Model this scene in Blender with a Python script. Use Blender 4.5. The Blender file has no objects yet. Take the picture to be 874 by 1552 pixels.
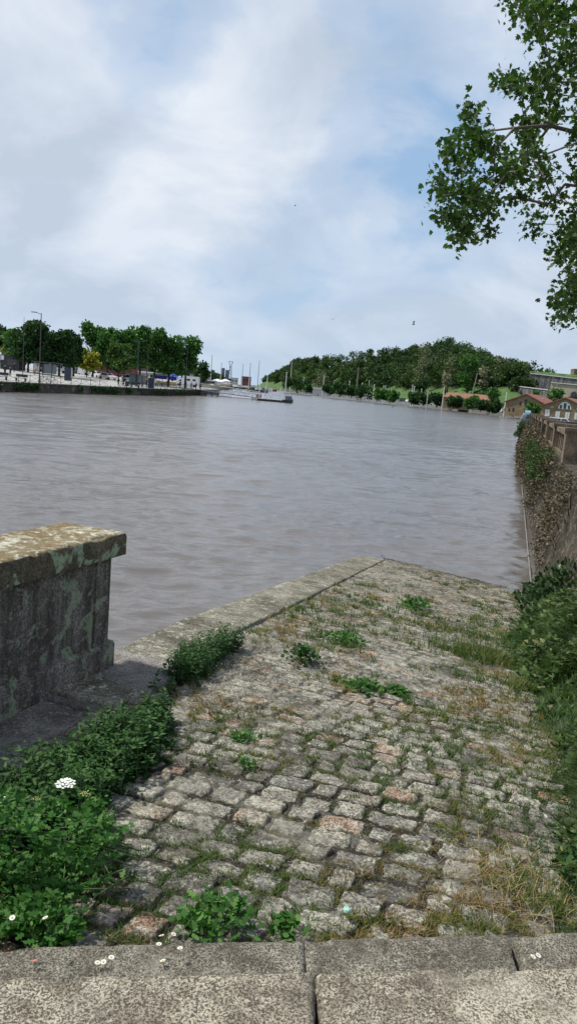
import bpy, bmesh, math, random
import numpy as np
from mathutils import Vector, Matrix
C = bpy.context.scene.collection
rnd = random.Random(7); rg = np.random.default_rng(11)
R = math.radians
# ------------------------------------------------------------------ camera
F_PX, EYE, PITCH, ROLL = 1150.0, 3.6, R(9.27), R(4.8)
def ray(x, y):
    u = (x-437)/F_PX; v = -(y-776)/F_PX
    c, s = math.cos(ROLL), math.sin(ROLL)
    u2 = u*c-v*s; v2 = u*s+v*c
    return np.array([u2, math.cos(PITCH)+v2*math.sin(PITCH), -math.sin(PITCH)+v2*math.cos(PITCH)])
def at(x, y, z=None, Y=None):
    """world point of a measured place, on the height z or at the distance Y"""
    r = ray(x, y); t = (z-EYE)/r[2] if z is not None else Y/r[1]
    return Vector((t*r[0], t*r[1], EYE+t*r[2]))
cam = bpy.data.cameras.new('camera'); co = bpy.data.objects.new('camera', cam); C.objects.link(co)
cam.sensor_fit = 'VERTICAL'; cam.sensor_height = 24; cam.lens = F_PX/1552*24
cam.clip_start = .05; cam.clip_end = 12000
fw = Vector((0, math.cos(PITCH), -math.sin(PITCH))); up0 = Vector((0, math.sin(PITCH), math.cos(PITCH)))
rt = Vector((1, 0, 0))*math.cos(ROLL)+up0*math.sin(ROLL); upv = up0*math.cos(ROLL)-Vector((1, 0, 0))*math.sin(ROLL)
co.matrix_world = Matrix(((rt.x, upv.x, -fw.x, 0), (rt.y, upv.y, -fw.y, 0), (rt.z, upv.z, -fw.z, EYE), (0, 0, 0, 1)))
bpy.context.scene.camera = co
# ------------------------------------------------------------------ light
SUN_EL, SUN_AZ = 57, -80          # azimuth from +Y towards +X
W = bpy.data.worlds.new('World'); bpy.context.scene.world = W; W.use_nodes = True
nt = W.node_tree; nt.nodes.clear()
def N(tree, t, **k):
    n = tree.nodes.new(t)
    for a, b in k.items(): setattr(n, a, b)
    return n
def ramp(tree, src, stops, interp='LINEAR'):
    r = N(tree, 'ShaderNodeValToRGB'); r.color_ramp.interpolation = interp
    e = r.color_ramp.elements
    while len(e) < len(stops): e.new(.5)
    for i, (p, c) in enumerate(stops):
        e[i].position = p
        e[i].color = (c, c, c, 1) if isinstance(c, (int, float)) else (*c, 1)
    if src is not None: tree.links.new(src, r.inputs[0])
    return r.outputs[0]
def mixc(tree, f, a, b, mode='MIX'):
    m = N(tree, 'ShaderNodeMix', data_type='RGBA', blend_type=mode)
    for i, v in ((0, f), (6, a), (7, b)):
        if hasattr(v, 'is_linked'): tree.links.new(v, m.inputs[i])
        elif isinstance(v, (int, float)): m.inputs[i].default_value = v
        else: m.inputs[i].default_value = (*v, 1)
    return m.outputs[2]
def math_(tree, op, a, b=None, c=None):
    m = N(tree, 'ShaderNodeMath', operation=op)
    for i, v in enumerate((a, b, c)):
        if v is None: continue
        if hasattr(v, 'is_linked'): tree.links.new(v, m.inputs[i])
        else: m.inputs[i].default_value = v
    return m.outputs[0]
def noise(tree, vec, scale, detail=4, rough=.5, dist=0, out=0, typ=None):
    n = N(tree, 'ShaderNodeTexNoise'); n.inputs['Scale'].default_value = scale
    n.inputs['Detail'].default_value = detail; n.inputs['Roughness'].default_value = rough
    n.inputs['Distortion'].default_value = dist
    if vec is not None: tree.links.new(vec, n.inputs['Vector'])
    return n.outputs[out]
sky = N(nt, 'ShaderNodeTexSky', sky_type='NISHITA', sun_disc=False)
sky.sun_elevation = R(SUN_EL); sky.sun_rotation = R(SUN_AZ); sky.air_density = 1.0; sky.dust_density = 1.6; sky.ozone_density = 1.2
tc = N(nt, 'ShaderNodeTexCoord'); sep = N(nt, 'ShaderNodeSeparateXYZ'); nt.links.new(tc.outputs['Generated'], sep.inputs[0])
zc = math_(nt, 'ADD', math_(nt, 'MAXIMUM', sep.outputs[2], 0.0), 0.42)
cv = N(nt, 'ShaderNodeCombineXYZ')
nt.links.new(math_(nt, 'DIVIDE', sep.outputs[0], zc), cv.inputs[0]); nt.links.new(math_(nt, 'DIVIDE', sep.outputs[1], zc), cv.inputs[1])
mp = N(nt, 'ShaderNodeMapping'); mp.inputs['Location'].default_value = (3.1, 1.7, 0); nt.links.new(cv.outputs[0], mp.inputs[0])
n1 = noise(nt, mp.outputs[0], 1.5, 7, .52, .35)
n2 = noise(nt, mp.outputs[0], 4.6, 7, .58, .4)
cl = math_(nt, 'ADD', math_(nt, 'MULTIPLY', n1, .70), math_(nt, 'MULTIPLY', n2, .30))
# broad cloud banks and clear gaps in given directions of the sky
nrm = N(nt, 'ShaderNodeVectorMath', operation='NORMALIZE'); nt.links.new(mixc(nt, .10, tc.outputs['Generated'], noise(nt, tc.outputs['Generated'], 5, 5, .55, 0, 1)), nrm.inputs[0])
WOFF = np.array([.5, .5, .5])*.10
def bank(px, py, rad_deg, amt):
    d_ = ray(px, py); d_ = d_/np.linalg.norm(d_); d_ = d_*.9+WOFF; d_ /= np.linalg.norm(d_)
    dp = N(nt, 'ShaderNodeVectorMath', operation='DOT_PRODUCT'); nt.links.new(nrm.outputs[0], dp.inputs[0]); dp.inputs[1].default_value = tuple(d_)
    r_ = ramp(nt, dp.outputs['Value'], [(math.cos(R(rad_deg)), 0), (1.0, 1)], 'EASE')
    return math_(nt, 'MULTIPLY', r_, amt)
for a_ in ((590, 130, 6.5, -.10), (650, 20, 8, -.03), (250, 15, 7, -.15), (540, 385, 8, -.05), (720, 330, 7, -.08), (720, 130, 7, .05), (420, 60, 8, .05), (150, 130, 15, .09), (50, 300, 14, .07), (460, 260, 9, .13), (330, 60, 7, .06), (150, 400, 8, .05), (820, 400, 9, .08), (420, 430, 8, -.04), (380, 180, 5, .03)):
    cl = math_(nt, 'ADD', cl, bank(*a_))
glow = math_(nt, 'ADD', bank(475, 265, 8, .55), bank(120, 130, 14, .6))
glow = math_(nt, 'ADD', glow, bank(210, 365, 5, .8)); glow = math_(nt, 'SUBTRACT', glow, bank(70, 245, 8, .9)); glow = math_(nt, 'SUBTRACT', glow, bank(40, 410, 8, .7)); glow = math_(nt, 'SUBTRACT', glow, bank(540, 335, 6, .5))
cover = ramp(nt, cl, [(.37, .05), (.48, .60), (.58, 1.0)], 'EASE')
shade = ramp(nt, math_(nt, 'ADD', noise(nt, mp.outputs[0], 3.4, 7, .55, .4), math_(nt, 'MULTIPLY', glow, .11)), [(.38, (5.3, 6.1, 7.2)), (.52, (6.5, 7.2, 8.3)), (.68, (8.0, 8.5, 9.2))])
hz = ramp(nt, sep.outputs[2], [(0.0, 1.0), (.22, .12), (.5, 0)])
bluesky = mixc(nt, .62, sky.outputs[0], (3.3, 5.6, 8.7))
lowsky = mixc(nt, hz, bluesky, (4.7, 6.2, 8.1))
skyc = mixc(nt, cover, lowsky, shade)
skyc = mixc(nt, math_(nt, 'MULTIPLY', hz, .55), skyc, (4.9, 6.2, 7.8))
bg = N(nt, 'ShaderNodeBackground'); bg.inputs[1].default_value = .085; nt.links.new(skyc, bg.inputs[0])
wo = N(nt, 'ShaderNodeOutputWorld'); nt.links.new(bg.outputs[0], wo.inputs[0])
sun = bpy.data.lights.new('sun', 'SUN'); sun.energy = 3.9; sun.angle = R(2.5); sun.color = (1, .95, .86)
so = bpy.data.objects.new('sun', sun); C.objects.link(so)
sd = Vector((math.sin(R(SUN_AZ))*math.cos(R(SUN_EL)), math.cos(R(SUN_AZ))*math.cos(R(SUN_EL)), math.sin(R(SUN_EL))))
so.rotation_euler = sd.to_track_quat('Z', 'Y').to_euler()
vs = bpy.context.scene.view_settings; vs.view_transform = 'Standard'; vs.look = 'None'; vs.exposure = .28; vs.gamma = 1; vs.use_curve_mapping = False
# ------------------------------------------------------------------ helpers
def tag(o, label=None, cat=None, group=None, kind=None):
    if label: o['label'] = label
    if cat: o['category'] = cat
    if group: o['group'] = group
    if kind: o['kind'] = kind
    return o
def empty(name, loc, label, cat, group=None, rz=0):
    o = bpy.data.objects.new(name, None); C.objects.link(o); o.location = loc; o.rotation_euler.z = rz
    o.empty_display_size = .2
    return tag(o, label, cat, group)
def link(name, me, mat=None, parent=None, smooth=False):
    o = bpy.data.objects.new(name, me); C.objects.link(o)
    if mat is not None and len(me.materials) == 0:
        for m in (mat if isinstance(mat, (list, tuple)) else [mat]): me.materials.append(m)
    if parent is not None: o.parent = parent
    if smooth: me.shade_smooth()
    return o
def npmesh(name, V, F, var=None, attrs=None, midx=None):
    """V (n,3), F (m,k) -> mesh, optional per face 'var' """
    me = bpy.data.meshes.new(name); V = np.asarray(V, np.float32); F = np.asarray(F, np.int32)
    m, k = F.shape
    me.vertices.add(len(V)); me.vertices.foreach_set('co', V.ravel())
    me.loops.add(m*k); me.loops.foreach_set('vertex_index', F.ravel())
    me.polygons.add(m); me.polygons.foreach_set('loop_start', np.arange(0, m*k, k, dtype=np.int32))
    try: me.polygons.foreach_set('loop_total', np.full(m, k, np.int32))
    except Exception: pass
    if midx is not None: me.polygons.foreach_set('material_index', np.asarray(midx, np.int32))
    if var is not None:
        a = me.attributes.new('var', 'FLOAT', 'FACE'); a.data.foreach_set('value', np.asarray(var, np.float32))
    for n, d in (attrs or {}).items():
        a = me.attributes.new(n, 'FLOAT', 'POINT'); a.data.foreach_set('value', np.asarray(d, np.float32))
    me.update(); me.validate(); return me
class MB:
    def __init__(s): s.v = []; s.f = []
    def add(s, vs_, fs):
        b = len(s.v); s.v += [tuple(p) for p in vs_]; s.f += [tuple(b+i for i in f) for f in fs]; return s
    def box(s, c, size, rz=0, bev=0, jit=0):
        x, y, z = [a/2 for a in size]; M = Matrix.Rotation(rz, 3, 'Z'); c = Vector(c)
        P = []
        if bev <= 0:
            for i in (-1, 1):
                for j in (-1, 1):
                    for k in (-1, 1): P.append(c+M @ Vector((i*x, j*y, k*z)))
            return s.add(P, [(0, 1, 3, 2), (4, 6, 7, 5), (0, 4, 5, 1), (2, 3, 7, 6), (0, 2, 6, 4), (1, 5, 7, 3)])
        bm = bmesh.new(); bmesh.ops.create_cube(bm, size=1)
        for q in bm.verts: q.co = Vector((q.co.x*2*x, q.co.y*2*y, q.co.z*2*z))
        bmesh.ops.bevel(bm, geom=bm.edges[:], offset=bev, segments=2, affect='EDGES', profile=.6)
        for q in bm.verts: q.co = c+M @ q.co
        bm.verts.index_update()
        s.add([q.co.copy() for q in bm.verts], [[w.index for w in f.verts] for f in bm.faces]); bm.free(); return s
    def tube(s, pts, rad, n=6, cap=True):
        pts = [Vector(p) for p in pts]
        if not isinstance(rad, (list, tuple)): rad = [rad]*len(pts)
        b = len(s.v); ref = None
        for i, p in enumerate(pts):
            d = (pts[min(i+1, len(pts)-1)]-pts[max(i-1, 0)])
            if d.length < 1e-9: d = Vector((0, 0, 1))
            d.normalize()
            if ref is None: ref = d.orthogonal().normalized()
            ref = (ref-d*ref.dot(d)); ref = ref.normalized() if ref.length > 1e-6 else d.orthogonal().normalized()
            w = d.cross(ref)
            for k in range(n):
                a = 2*math.pi*k/n; s.v.append(tuple(p+(ref*math.cos(a)+w*math.sin(a))*rad[i]))
        for i in range(len(pts)-1):
            for k in range(n):
                s.f.append((b+i*n+k, b+i*n+(k+1) % n, b+(i+1)*n+(k+1) % n, b+(i+1)*n+k))
        if cap:
            s.f.append(tuple(b+k for k in range(n))[::-1]); s.f.append(tuple(b+(len(pts)-1)*n+k for k in range(n)))
        return s
    def prism(s, poly, y0, y1):
        """poly in xz, extruded along y"""
        n = len(poly); P = [(x, y0, z) for x, z in poly]+[(x, y1, z) for x, z in poly]
        return s.add(P, [tuple(range(n)), tuple(range(2*n-1, n-1, -1))]+[(i, i+n, (i+1) % n+n, (i+1) % n) for i in range(n)])
    def slab(s, poly, z0, z1):
        n = len(poly); P = [(x, y, z0) for x, y in poly]+[(x, y, z1) for x, y in poly]
        return s.add(P, [tuple(range(n))[::-1], tuple(range(n, 2*n))]+[(i, (i+1) % n, (i+1) % n+n, i+n) for i in range(n)])
    def sphere(s, c, r, n=8, sc=(1, 1, 1)):
        b = len(s.v); c = Vector(c)
        for i in range(1, n):
            t = math.pi*i/n
            for k in range(n):
                a = 2*math.pi*k/n
                s.v.append((c.x+r*sc[0]*math.sin(t)*math.cos(a), c.y+r*sc[1]*math.sin(t)*math.sin(a), c.z+r*sc[2]*math.cos(t)))
        s.v.append((c.x, c.y, c.z+r*sc[2])); s.v.append((c.x, c.y, c.z-r*sc[2])); T = len(s.v)-2
        for i in range(n-2):
            for k in range(n): s.f.append((b+i*n+k, b+(i+1)*n+k, b+(i+1)*n+(k+1) % n, b+i*n+(k+1) % n))
        for k in range(n):
            s.f.append((T, b+k, b+(k+1) % n)); s.f.append((T+1, b+(n-2)*n+(k+1) % n, b+(n-2)*n+k))
        return s
    def build(s, name, mat, parent=None, smooth=False):
        me = bpy.data.meshes.new(name); me.from_pydata([tuple(p) for p in s.v], [], s.f); me.update()
        bm = bmesh.new(); bm.from_mesh(me); bmesh.ops.recalc_face_normals(bm, faces=bm.faces[:]); bm.to_mesh(me); bm.free()
        return link(name, me, mat, parent, smooth)
def copy_tree(o, parent=None):
    c = o.copy(); C.objects.link(c); c.parent = parent
    for ch in o.children: copy_tree(ch, c)
    return c
# smooth value noise in numpy
def h2(i, j, s=0):
    i = np.asarray(i, np.int64); j = np.asarray(j, np.int64)
    n = (i*73856093) ^ (j*19349663) ^ (s*83492791+12345); n = (n ^ (n >> 13))*1274126177 & 0x7fffffff
    n = (n ^ (n >> 11))*668265263 & 0x7fffffff
    return (n & 0xffffff)/float(0xffffff)
def vn(x, y, s=0):
    i = np.floor(x); j = np.floor(y); a = x-i; b = y-j; a = a*a*(3-2*a); b = b*b*(3-2*b)
    i = i.astype(np.int64); j = j.astype(np.int64)
    return (h2(i, j, s)*(1-a)+h2(i+1, j, s)*a)*(1-b)+(h2(i, j+1, s)*(1-a)+h2(i+1, j+1, s)*a)*b
def fbm(x, y, o=4, s=0, g=.5):
    t = 0; a = 1; w = 0
    for k in range(o): t = t+a*vn(x*2**k, y*2**k, s+k); w += a; a *= g
    return t/w
def sst(a, b, x):
    t = np.clip((x-a)/(b-a), 0, 1); return t*t*(3-2*t)
# ------------------------------------------------------------------ materials
def newmat(name):
    m = bpy.data.materials.new(name); m.use_nodes = True; t = m.node_tree; t.nodes.clear()
    p = N(t, 'ShaderNodeBsdfPrincipled'); o = N(t, 'ShaderNodeOutputMaterial'); t.links.new(p.outputs[0], o.inputs[0])
    return m, t, p, o
def setc(t, p, c):
    if hasattr(c, 'is_linked'): t.links.new(c, p.inputs['Base Color'])
    else: p.inputs['Base Color'].default_value = (*c, 1)
def bump(t, p, h, strength=.4, dist=.02):
    b = N(t, 'ShaderNodeBump'); b.inputs['Strength'].default_value = strength; b.inputs['Distance'].default_value = dist
    t.links.new(h, b.inputs['Height']); t.links.new(b.outputs[0], p.inputs['Normal'])
_m = {}
def mat(name, c, rough=.7, metal=0, var=.25, scale=3.0, bmp=0):
    if name in _m: return _m[name]
    m, t, p, o = newmat(name); tcn = N(t, 'ShaderNodeTexCoord')
    n = noise(t, tcn.outputs['Object'], scale, 5, .6)
    lo = tuple(x*(1-var) for x in c); hi = tuple(min(1, x*(1+var)) for x in c)
    setc(t, p, ramp(t, n, [(.3, lo), (.7, hi)])); p.inputs['Roughness'].default_value = rough; p.inputs['Metallic'].default_value = metal
    if bmp: bump(t, p, n, bmp, .02)
    _m[name] = m; return m
def leafmat(name, stops, trans=.25, rough=.55):
    m, t, p, o = newmat(name)
    a = N(t, 'ShaderNodeAttribute', attribute_name='var')
    col = ramp(t, a.outputs['Fac'], stops); setc(t, p, col); p.inputs['Roughness'].default_value = rough
    p.inputs['Specular IOR Level'].default_value = .14
    if trans:
        tr = N(t, 'ShaderNodeBsdfTranslucent'); t.links.new(mixc(t, 1.0, col, (1.0, 1.35, .55), 'MULTIPLY'), tr.inputs[0])
        mx = N(t, 'ShaderNodeMixShader'); mx.inputs[0].default_value = trans
        t.links.new(p.outputs[0], mx.inputs[1]); t.links.new(tr.outputs[0], mx.inputs[2]); t.links.new(mx.outputs[0], o.inputs[0])
    return m
def stone_mat(name, base, dark, light, orange=None, s=1.0, moss=0.0, speck=.55, green=0.0, blotch=.5, streak=0, patch=0):
    """weathered stone: mottling, black speckle, cream lichen, optional green lichen rosettes"""
    m, t, p, o = newmat(name); g = N(t, 'ShaderNodeTexCoord'); v = g.outputs['Object']
    c = ramp(t, noise(t, v, 2.2*s, 6, .6, .4), [(.32, dark), (.55, base), (.72, light)])
    if streak:
        mpn = N(t, 'ShaderNodeMapping'); mpn.inputs['Scale'].default_value = (1, 1, .12); t.links.new(v, mpn.inputs[0])
        c = mixc(t, math_(t, 'MULTIPLY', ramp(t, noise(t, mpn.outputs[0], 9*s, 5, .65, .3), [(.42, 0), (.62, 1)]), streak), c, tuple(x*.35 for x in dark))
    if orange: c = mixc(t, ramp(t, noise(t, v, 4.3*s, 5, .6, 1.0), [(.55, 0), (.63, .85)]), c, orange)
    lich = ramp(t, noise(t, v, 14*s, 8, .68, .6), [(.54, 0), (.6, blotch)])
    c = mixc(t, lich, c, light)
    dk = ramp(t, noise(t, v, 5*s, 7, .7, .3), [(.50, 0), (.62, .75)])
    sp = ramp(t, noise(t, v, 60*s, 5, .75, .4), [(.47, 0), (.53, speck)])
    c = mixc(t, sp, c, tuple(x*.25 for x in dark))
    c = mixc(t, math_(t, 'MULTIPLY', dk, .6), c, tuple(x*.45 for x in dark))
    if green:
        gm = ramp(t, noise(t, v, 3.6*s, 4, .5, .9), [(.575, 0), (.60, green)])
        gate = ramp(t, noise(t, v, 26*s, 6, .7, .6), [(.40, .15), (.50, 1)])
        rough_ = ramp(t, noise(t, v, 55*s, 4, .7), [(.35, .55), (.5, 1)])
        c = mixc(t, math_(t, 'MULTIPLY', math_(t, 'MULTIPLY', gm, gate), rough_), c, (.24, .30, .19))
    if patch:
        pm = ramp(t, noise(t, v, 3.2*s, 7, .7, .6), [(.44, 0), (.60, 1)]); ps = ramp(t, noise(t, v, 85, 5, .75, .5), [(.40, 1), (.52, 0)])
        c = mixc(t, math_(t, 'MULTIPLY', math_(t, 'MULTIPLY', pm, ps), patch), c, (.045, .035, .025))
        c = mixc(t, ramp(t, noise(t, v, .6*s, 7, .75, .6), [(.53, 0), (.62, .3)]), c, light)
    if moss: c = mixc(t, ramp(t, noise(t, v, 7*s, 6, .65, .8), [(.46, 0), (.52, moss)]), c, (.13, .085, .025))
    setc(t, p, c); p.inputs['Roughness'].default_value = .92; p.inputs['Specular IOR Level'].default_value = .2
    hh = math_(t, 'ADD', noise(t, v, 60*s, 6, .75), math_(t, 'MULTIPLY', noise(t, v, 14*s, 5, .6), 1.5))
    bump(t, p, hh, .9, .006/s); return m
M_step = stone_mat('speckled_stone', (.40, .365, .28), (.17, .14, .105), (.50, .465, .37), s=2.6, speck=.9, blotch=.7, patch=.8)
M_step2 = stone_mat('lower_step_stone', (.27, .25, .20), (.13, .115, .09), (.40, .375, .30), s=2.8, speck=.9, blotch=.6, patch=.7)
M_cope = stone_mat('coping_stone', (.29, .27, .21), (.10, .09, .065), (.50, .475, .38), s=.9, speck=.7, blotch=.9, patch=.6)
M_par = stone_mat('parapet_stone', (.23, .20, .175), (.10, .085, .07), (.33, .30, .265), s=1.3, speck=.65, green=.7, blotch=.55, streak=.7)
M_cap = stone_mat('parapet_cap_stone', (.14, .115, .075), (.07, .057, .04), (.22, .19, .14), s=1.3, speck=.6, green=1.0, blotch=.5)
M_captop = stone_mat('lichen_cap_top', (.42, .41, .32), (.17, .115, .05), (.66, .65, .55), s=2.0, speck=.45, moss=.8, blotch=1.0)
M_plat = stone_mat('platform_stone', (.23, .21, .19), (.12, .105, .09), (.33, .31, .285), s=1.2, speck=.6, blotch=.6, patch=.35)
M_riv = stone_mat('river_wall_stone', (.10, .085, .06), (.045, .04, .03), (.26, .22, .17), s=.6, speck=.7, blotch=.8, streak=.5)
M_bal = stone_mat('balustrade_stone', (.23, .18, .125), (.09, .072, .055), (.33, .27, .20), s=.8, speck=.5, blotch=.4)
# ------------------------------------------------------------------ water
m, t, p, o = newmat('river_water'); g = N(t, 'ShaderNodeTexCoord'); v = g.outputs['Object']
mpn = N(t, 'ShaderNodeMapping'); mpn.inputs['Rotation'].default_value = (0, 0, R(8)); mpn.inputs['Scale'].default_value = (.42, 1, 1); t.links.new(v, mpn.inputs[0])
setc(t, p, ramp(t, noise(t, v, .05, 3), [(.3, (.108, .093, .082)), (.7, (.135, .118, .106))]))
p.inputs['IOR'].default_value = 1.6
sy = N(t, 'ShaderNodeSeparateXYZ'); t.links.new(v, sy.inputs[0]); t.links.new(ramp(t, math_(t, 'DIVIDE', sy.outputs[1], 200.0), [(.04, .10), (.2, .13), (.8, .19)]), p.inputs['Roughness'])
w1 = noise(t, mpn.outputs[0], 1.3, 4, .5, .6); w2 = noise(t, mpn.outputs[0], 4.2, 5, .6, .8); w3 = noise(t, mpn.outputs[0], .16, 3, .5, .5); w4 = noise(t, mpn.outputs[0], 14, 3, .5, .3)
gust = ramp(t, noise(t, v, .03, 3, .5, 1.0), [(.35, .55), (.65, 1.15)])
hh = math_(t, 'ADD', math_(t, 'ADD', math_(t, 'MULTIPLY', w1, .07), math_(t, 'MULTIPLY', w2, .035)), math_(t, 'ADD', math_(t, 'MULTIPLY', w3, .2), math_(t, 'MULTIPLY', w4, .010)))
hh = math_(t, 'MULTIPLY', hh, gust)
b = N(t, 'ShaderNodeBump'); b.inputs['Strength'].default_value = 1.0; b.inputs['Distance'].default_value = 1.0
t.links.new(hh, b.inputs['Height']); t.links.new(b.outputs[0], p.inputs['Normal']); M_water = m
NRw, NTw = 1350, 420
rw_ = 5.5*np.exp(np.linspace(0, math.log(1600/5.5), NRw)); tw_ = np.linspace(-.72, .72, NTw)
RW_, TW_ = np.meshgrid(rw_, tw_, indexing='ij'); XW, YW = RW_*np.sin(TW_), RW_*np.cos(TW_); dr = RW_*(math.log(1600/5.5)/NRw)
cr, sr = math.cos(R(10)), math.sin(R(10)); UW, VW = XW*cr+YW*sr, -XW*sr+YW*cr; HW = 0*XW
for lam, amp, sd_, asp in ((.30, .016, 3, .75), (.62, .034, 5, .65), (1.3, .036, 7, .55), (2.9, .024, 9, .45), (7, .03, 11, .45)):
    wv = (1-np.abs(2*vn(UW/lam*asp+.8*vn(UW/lam/3, VW/lam/3, sd_+40), VW/lam+1.2*vn(UW/lam/2, VW/lam/2, sd_+41), sd_)-1))*.5+.5*vn(UW/lam*asp*1.3+9, VW/lam*1.3, sd_+1)
    HW = HW+amp*(wv-.5)*2*sst(.5, .22, dr/lam)*(.75+1.3*vn(XW/14, YW/14, sd_+60))
calm = np.minimum(1, np.hypot(XW-0, 0*YW)*0+1); I = np.arange(XW.size).reshape(XW.shape)
tag(link('river_water', npmesh('river_water', np.stack([XW, YW, HW], -1).reshape(-1, 3), np.stack([I[:-1, :-1], I[:-1, 1:], I[1:, 1:], I[1:, :-1]], -1).reshape(-1, 4)), M_water, None, True), kind='structure')
MB().add([(-6000, -200, -.15), (6000, -200, -.15), (6000, 9000, -.15), (-6000, 9000, -.15)], [(0, 1, 2, 3)]).build('outer_water', M_water)['kind'] = 'structure'
# ------------------------------------------------------------------ cobbled ramp
def rampz(x, y):
    return .1535*((2.48-x)*.65+(16.56-y)*.76)+.1*(x-.5)*sst(6.5, 2.3, y)
def edge_l(y):      # inner edge of the coping (x as function of y)
    return np.interp(y, [1.0, 4.6, 5.3, 16.5], [-1.9, -.75, -.62, 2.25])
def edge_r(y):      # where the grass bank starts
    return np.interp(y, [1.5, 2.4, 3.2, 4.5, 5.8, 7.2, 10.3, 14.4, 16], [1.0, 1.12, 1.37, 1.75, 2.1, 2.3, 3.3, 5.1, 5.9])
CU, SU = math.cos(R(-19)), math.sin(R(-19))
def stones(x, y):
    bend = .10*np.clip(y-3, 0, 12)/12
    u = x*CU+y*SU; v_ = -x*SU+y*CU
    u = u+bend*v_*0
    u = u+.05*(fbm(x*1.6, y*1.6, 3, 5)-.5)+.012*(fbm(x*18, y*18, 2, 9)-.5)*2
    v_ = v_+.08*(fbm(x*.9+7, y*.9, 3, 6)-.5)+.012*(fbm(x*18, y*18, 2, 19)-.5)*2
    pr, pl = .142, .172
    row = np.floor(v_/pr).astype(np.int64); s = u/pl+h2(row, row*0, 3)*7
    k = np.floor(s).astype(np.int64)
    def bp(kk): return kk+.42*(h2(row, kk, 4)-.5)
    b0 = bp(k); low = s < b0; k = np.where(low, k-1, k); hi_ = s >= bp(k+1); k = np.where(hi_, k+1, k)
    b0 = bp(k); b1 = bp(k+1)
    du = np.minimum(s-b0, b1-s)*pl; dv = np.minimum(v_/pr-row, row+1-v_/pr)*pr
    lu = (s-(b0+b1)/2)/(b1-b0); lv = v_/pr-row-.5
    gap = .007+.008*h2(row, k, 21)
    rr = .019
    qx = np.clip(rr-(du-gap), 0, None); qy = np.clip(rr-(dv-gap), 0, None)
    d = rr-np.sqrt(qx**2+qy**2); d = np.where((qx <= 0) & (qy <= 0), rr, d)
    d = d+.010*(fbm(x*30, y*30, 3, 31)-.5)
    return row, k, d, lu, lv
def ramp_height(x, y):
    row, k, d, lu, lv = stones(x, y)
    a = h2(row, k, 41); b_ = h2(row, k, 42); c_ = h2(row, k, 43); e = h2(row, k, 44)
    top = .0140+.0075*(a-.5)*2-.022*(e > .93)+(b_-.5)*.014*lu*2+(c_-.5)*.014*lv*2
    mort = np.maximum(sst(.40, .58, fbm(x*.8+3.3, y*.8+1.2, 3, 51))*sst(3.4, 4.4, y), .55*sst(4.5, 6.5, y))           # worn, mortared patches
    top = top*(1-.5*mort)
    m_ = sst(-.001, .0085, d)
    rough = .0075*(fbm(x*40, y*40, 4, 61)-.5)*2+.010*(fbm(x*14, y*14, 3, 62)-.5)
    joint = .012*(fbm(x*35, y*35, 3, 63)-.35)+.030*mort*fbm(x*12, y*12, 3, 64)
    h = m_*(top+rough)+(1-m_)*joint
    h = h+.05*(fbm(x*.7, y*.7, 3, 65)-.5)
    h = h-.04*sst(.35, 0, rampz(x, y))*0
    return h, m_, a, mort, e
NR, NT = 1150, 760
rr_ = 1.72*np.exp(np.linspace(0, math.log(20/1.72), NR)); th = np.linspace(-.80, .62, NT)
RR, TH = np.meshgrid(rr_, th, indexing='ij'); X = RR*np.sin(TH); Y = RR*np.cos(TH)
Hh, Ms, Aa, Mo, Ee = ramp_height(X, Y); Zz = rampz(X, Y)+Hh
ok = (X > edge_l(Y)-.05) & (X < edge_r(Y)+.7) & (Y > 1.95+.09*X) & (Zz > -.5)
cell = ok[:-1, :-1] & ok[1:, :-1] & ok[:-1, 1:] & ok[1:, 1:]
idx = np.arange(NR*NT).reshape(NR, NT)
Fq = np.stack([idx[:-1, :-1], idx[:-1, 1:], idx[1:, 1:], idx[1:, :-1]], -1)[cell]
used, inv = np.unique(Fq, return_inverse=True); Fq = inv.reshape(Fq.shape)
Vq = np.stack([X, Y, Zz], -1).reshape(-1, 3)[used]
me = npmesh('ramp', Vq, Fq, attrs={'stone': Ms.ravel()[used], 'tint': Aa.ravel()[used], 'mort': Mo.ravel()[used], 'tint2': h2((Aa.ravel()[used]*9973).astype(int), (Ee.ravel()[used]*7919).astype(int), 71)})
m, t, p, o = newmat('cobbles'); g = N(t, 'ShaderNodeTexCoord'); v = g.outputs['Object']
def A(n): return N(t, 'ShaderNodeAttribute', attribute_name=n).outputs['Fac']
st, ti, ti2, mo = A('stone'), A('tint'), A('tint2'), A('mort')
c = ramp(t, ti2, [(0, (.20, .195, .18)), (.25, (.33, .31, .26)), (.5, (.40, .375, .31)), (.72, (.36, .33, .27)), (.81, (.40, .30, .22)), (.90, (.47, .25, .14)), (1, (.33, .32, .30))])
c = mixc(t, ramp(t, noise(t, v, 7, 6, .65, .5), [(.36, .75), (.55, 0)]), c, (.13, .12, .10))
c = mixc(t, ramp(t, noise(t, v, 13, 8, .7, .8), [(.50, 0), (.56, .8)]), c, (.50, .485, .39))
soil = ramp(t, noise(t, v, 45, 5, .75, .3), [(.44, (.008, .007, .005)), (.56, (.025, .021, .015)), (.61, (.10, .09, .065)), (.66, (.42, .40, .33))])
mortc = ramp(t, noise(t, v, 22, 7, .72, .5), [(.38, (.07, .062, .05)), (.48, (.30, .28, .225)), (.62, (.48, .455, .38))])
soil = mixc(t, math_(t, 'MULTIPLY', mo, .8), soil, mortc)
c = mixc(t, ramp(t, st, [(.25, 0), (.7, 1)]), soil, c)
c = mixc(t, ramp(t, noise(t, v, 85, 5, .78, .3), [(.49, 0), (.545, .8)]), c, (.035, .03, .024))
c = mixc(t, ramp(t, noise(t, v, 2.4, 8, .74, .5), [(.48, 0), (.58, .62)]), c, (.05, .045, .036))
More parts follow.
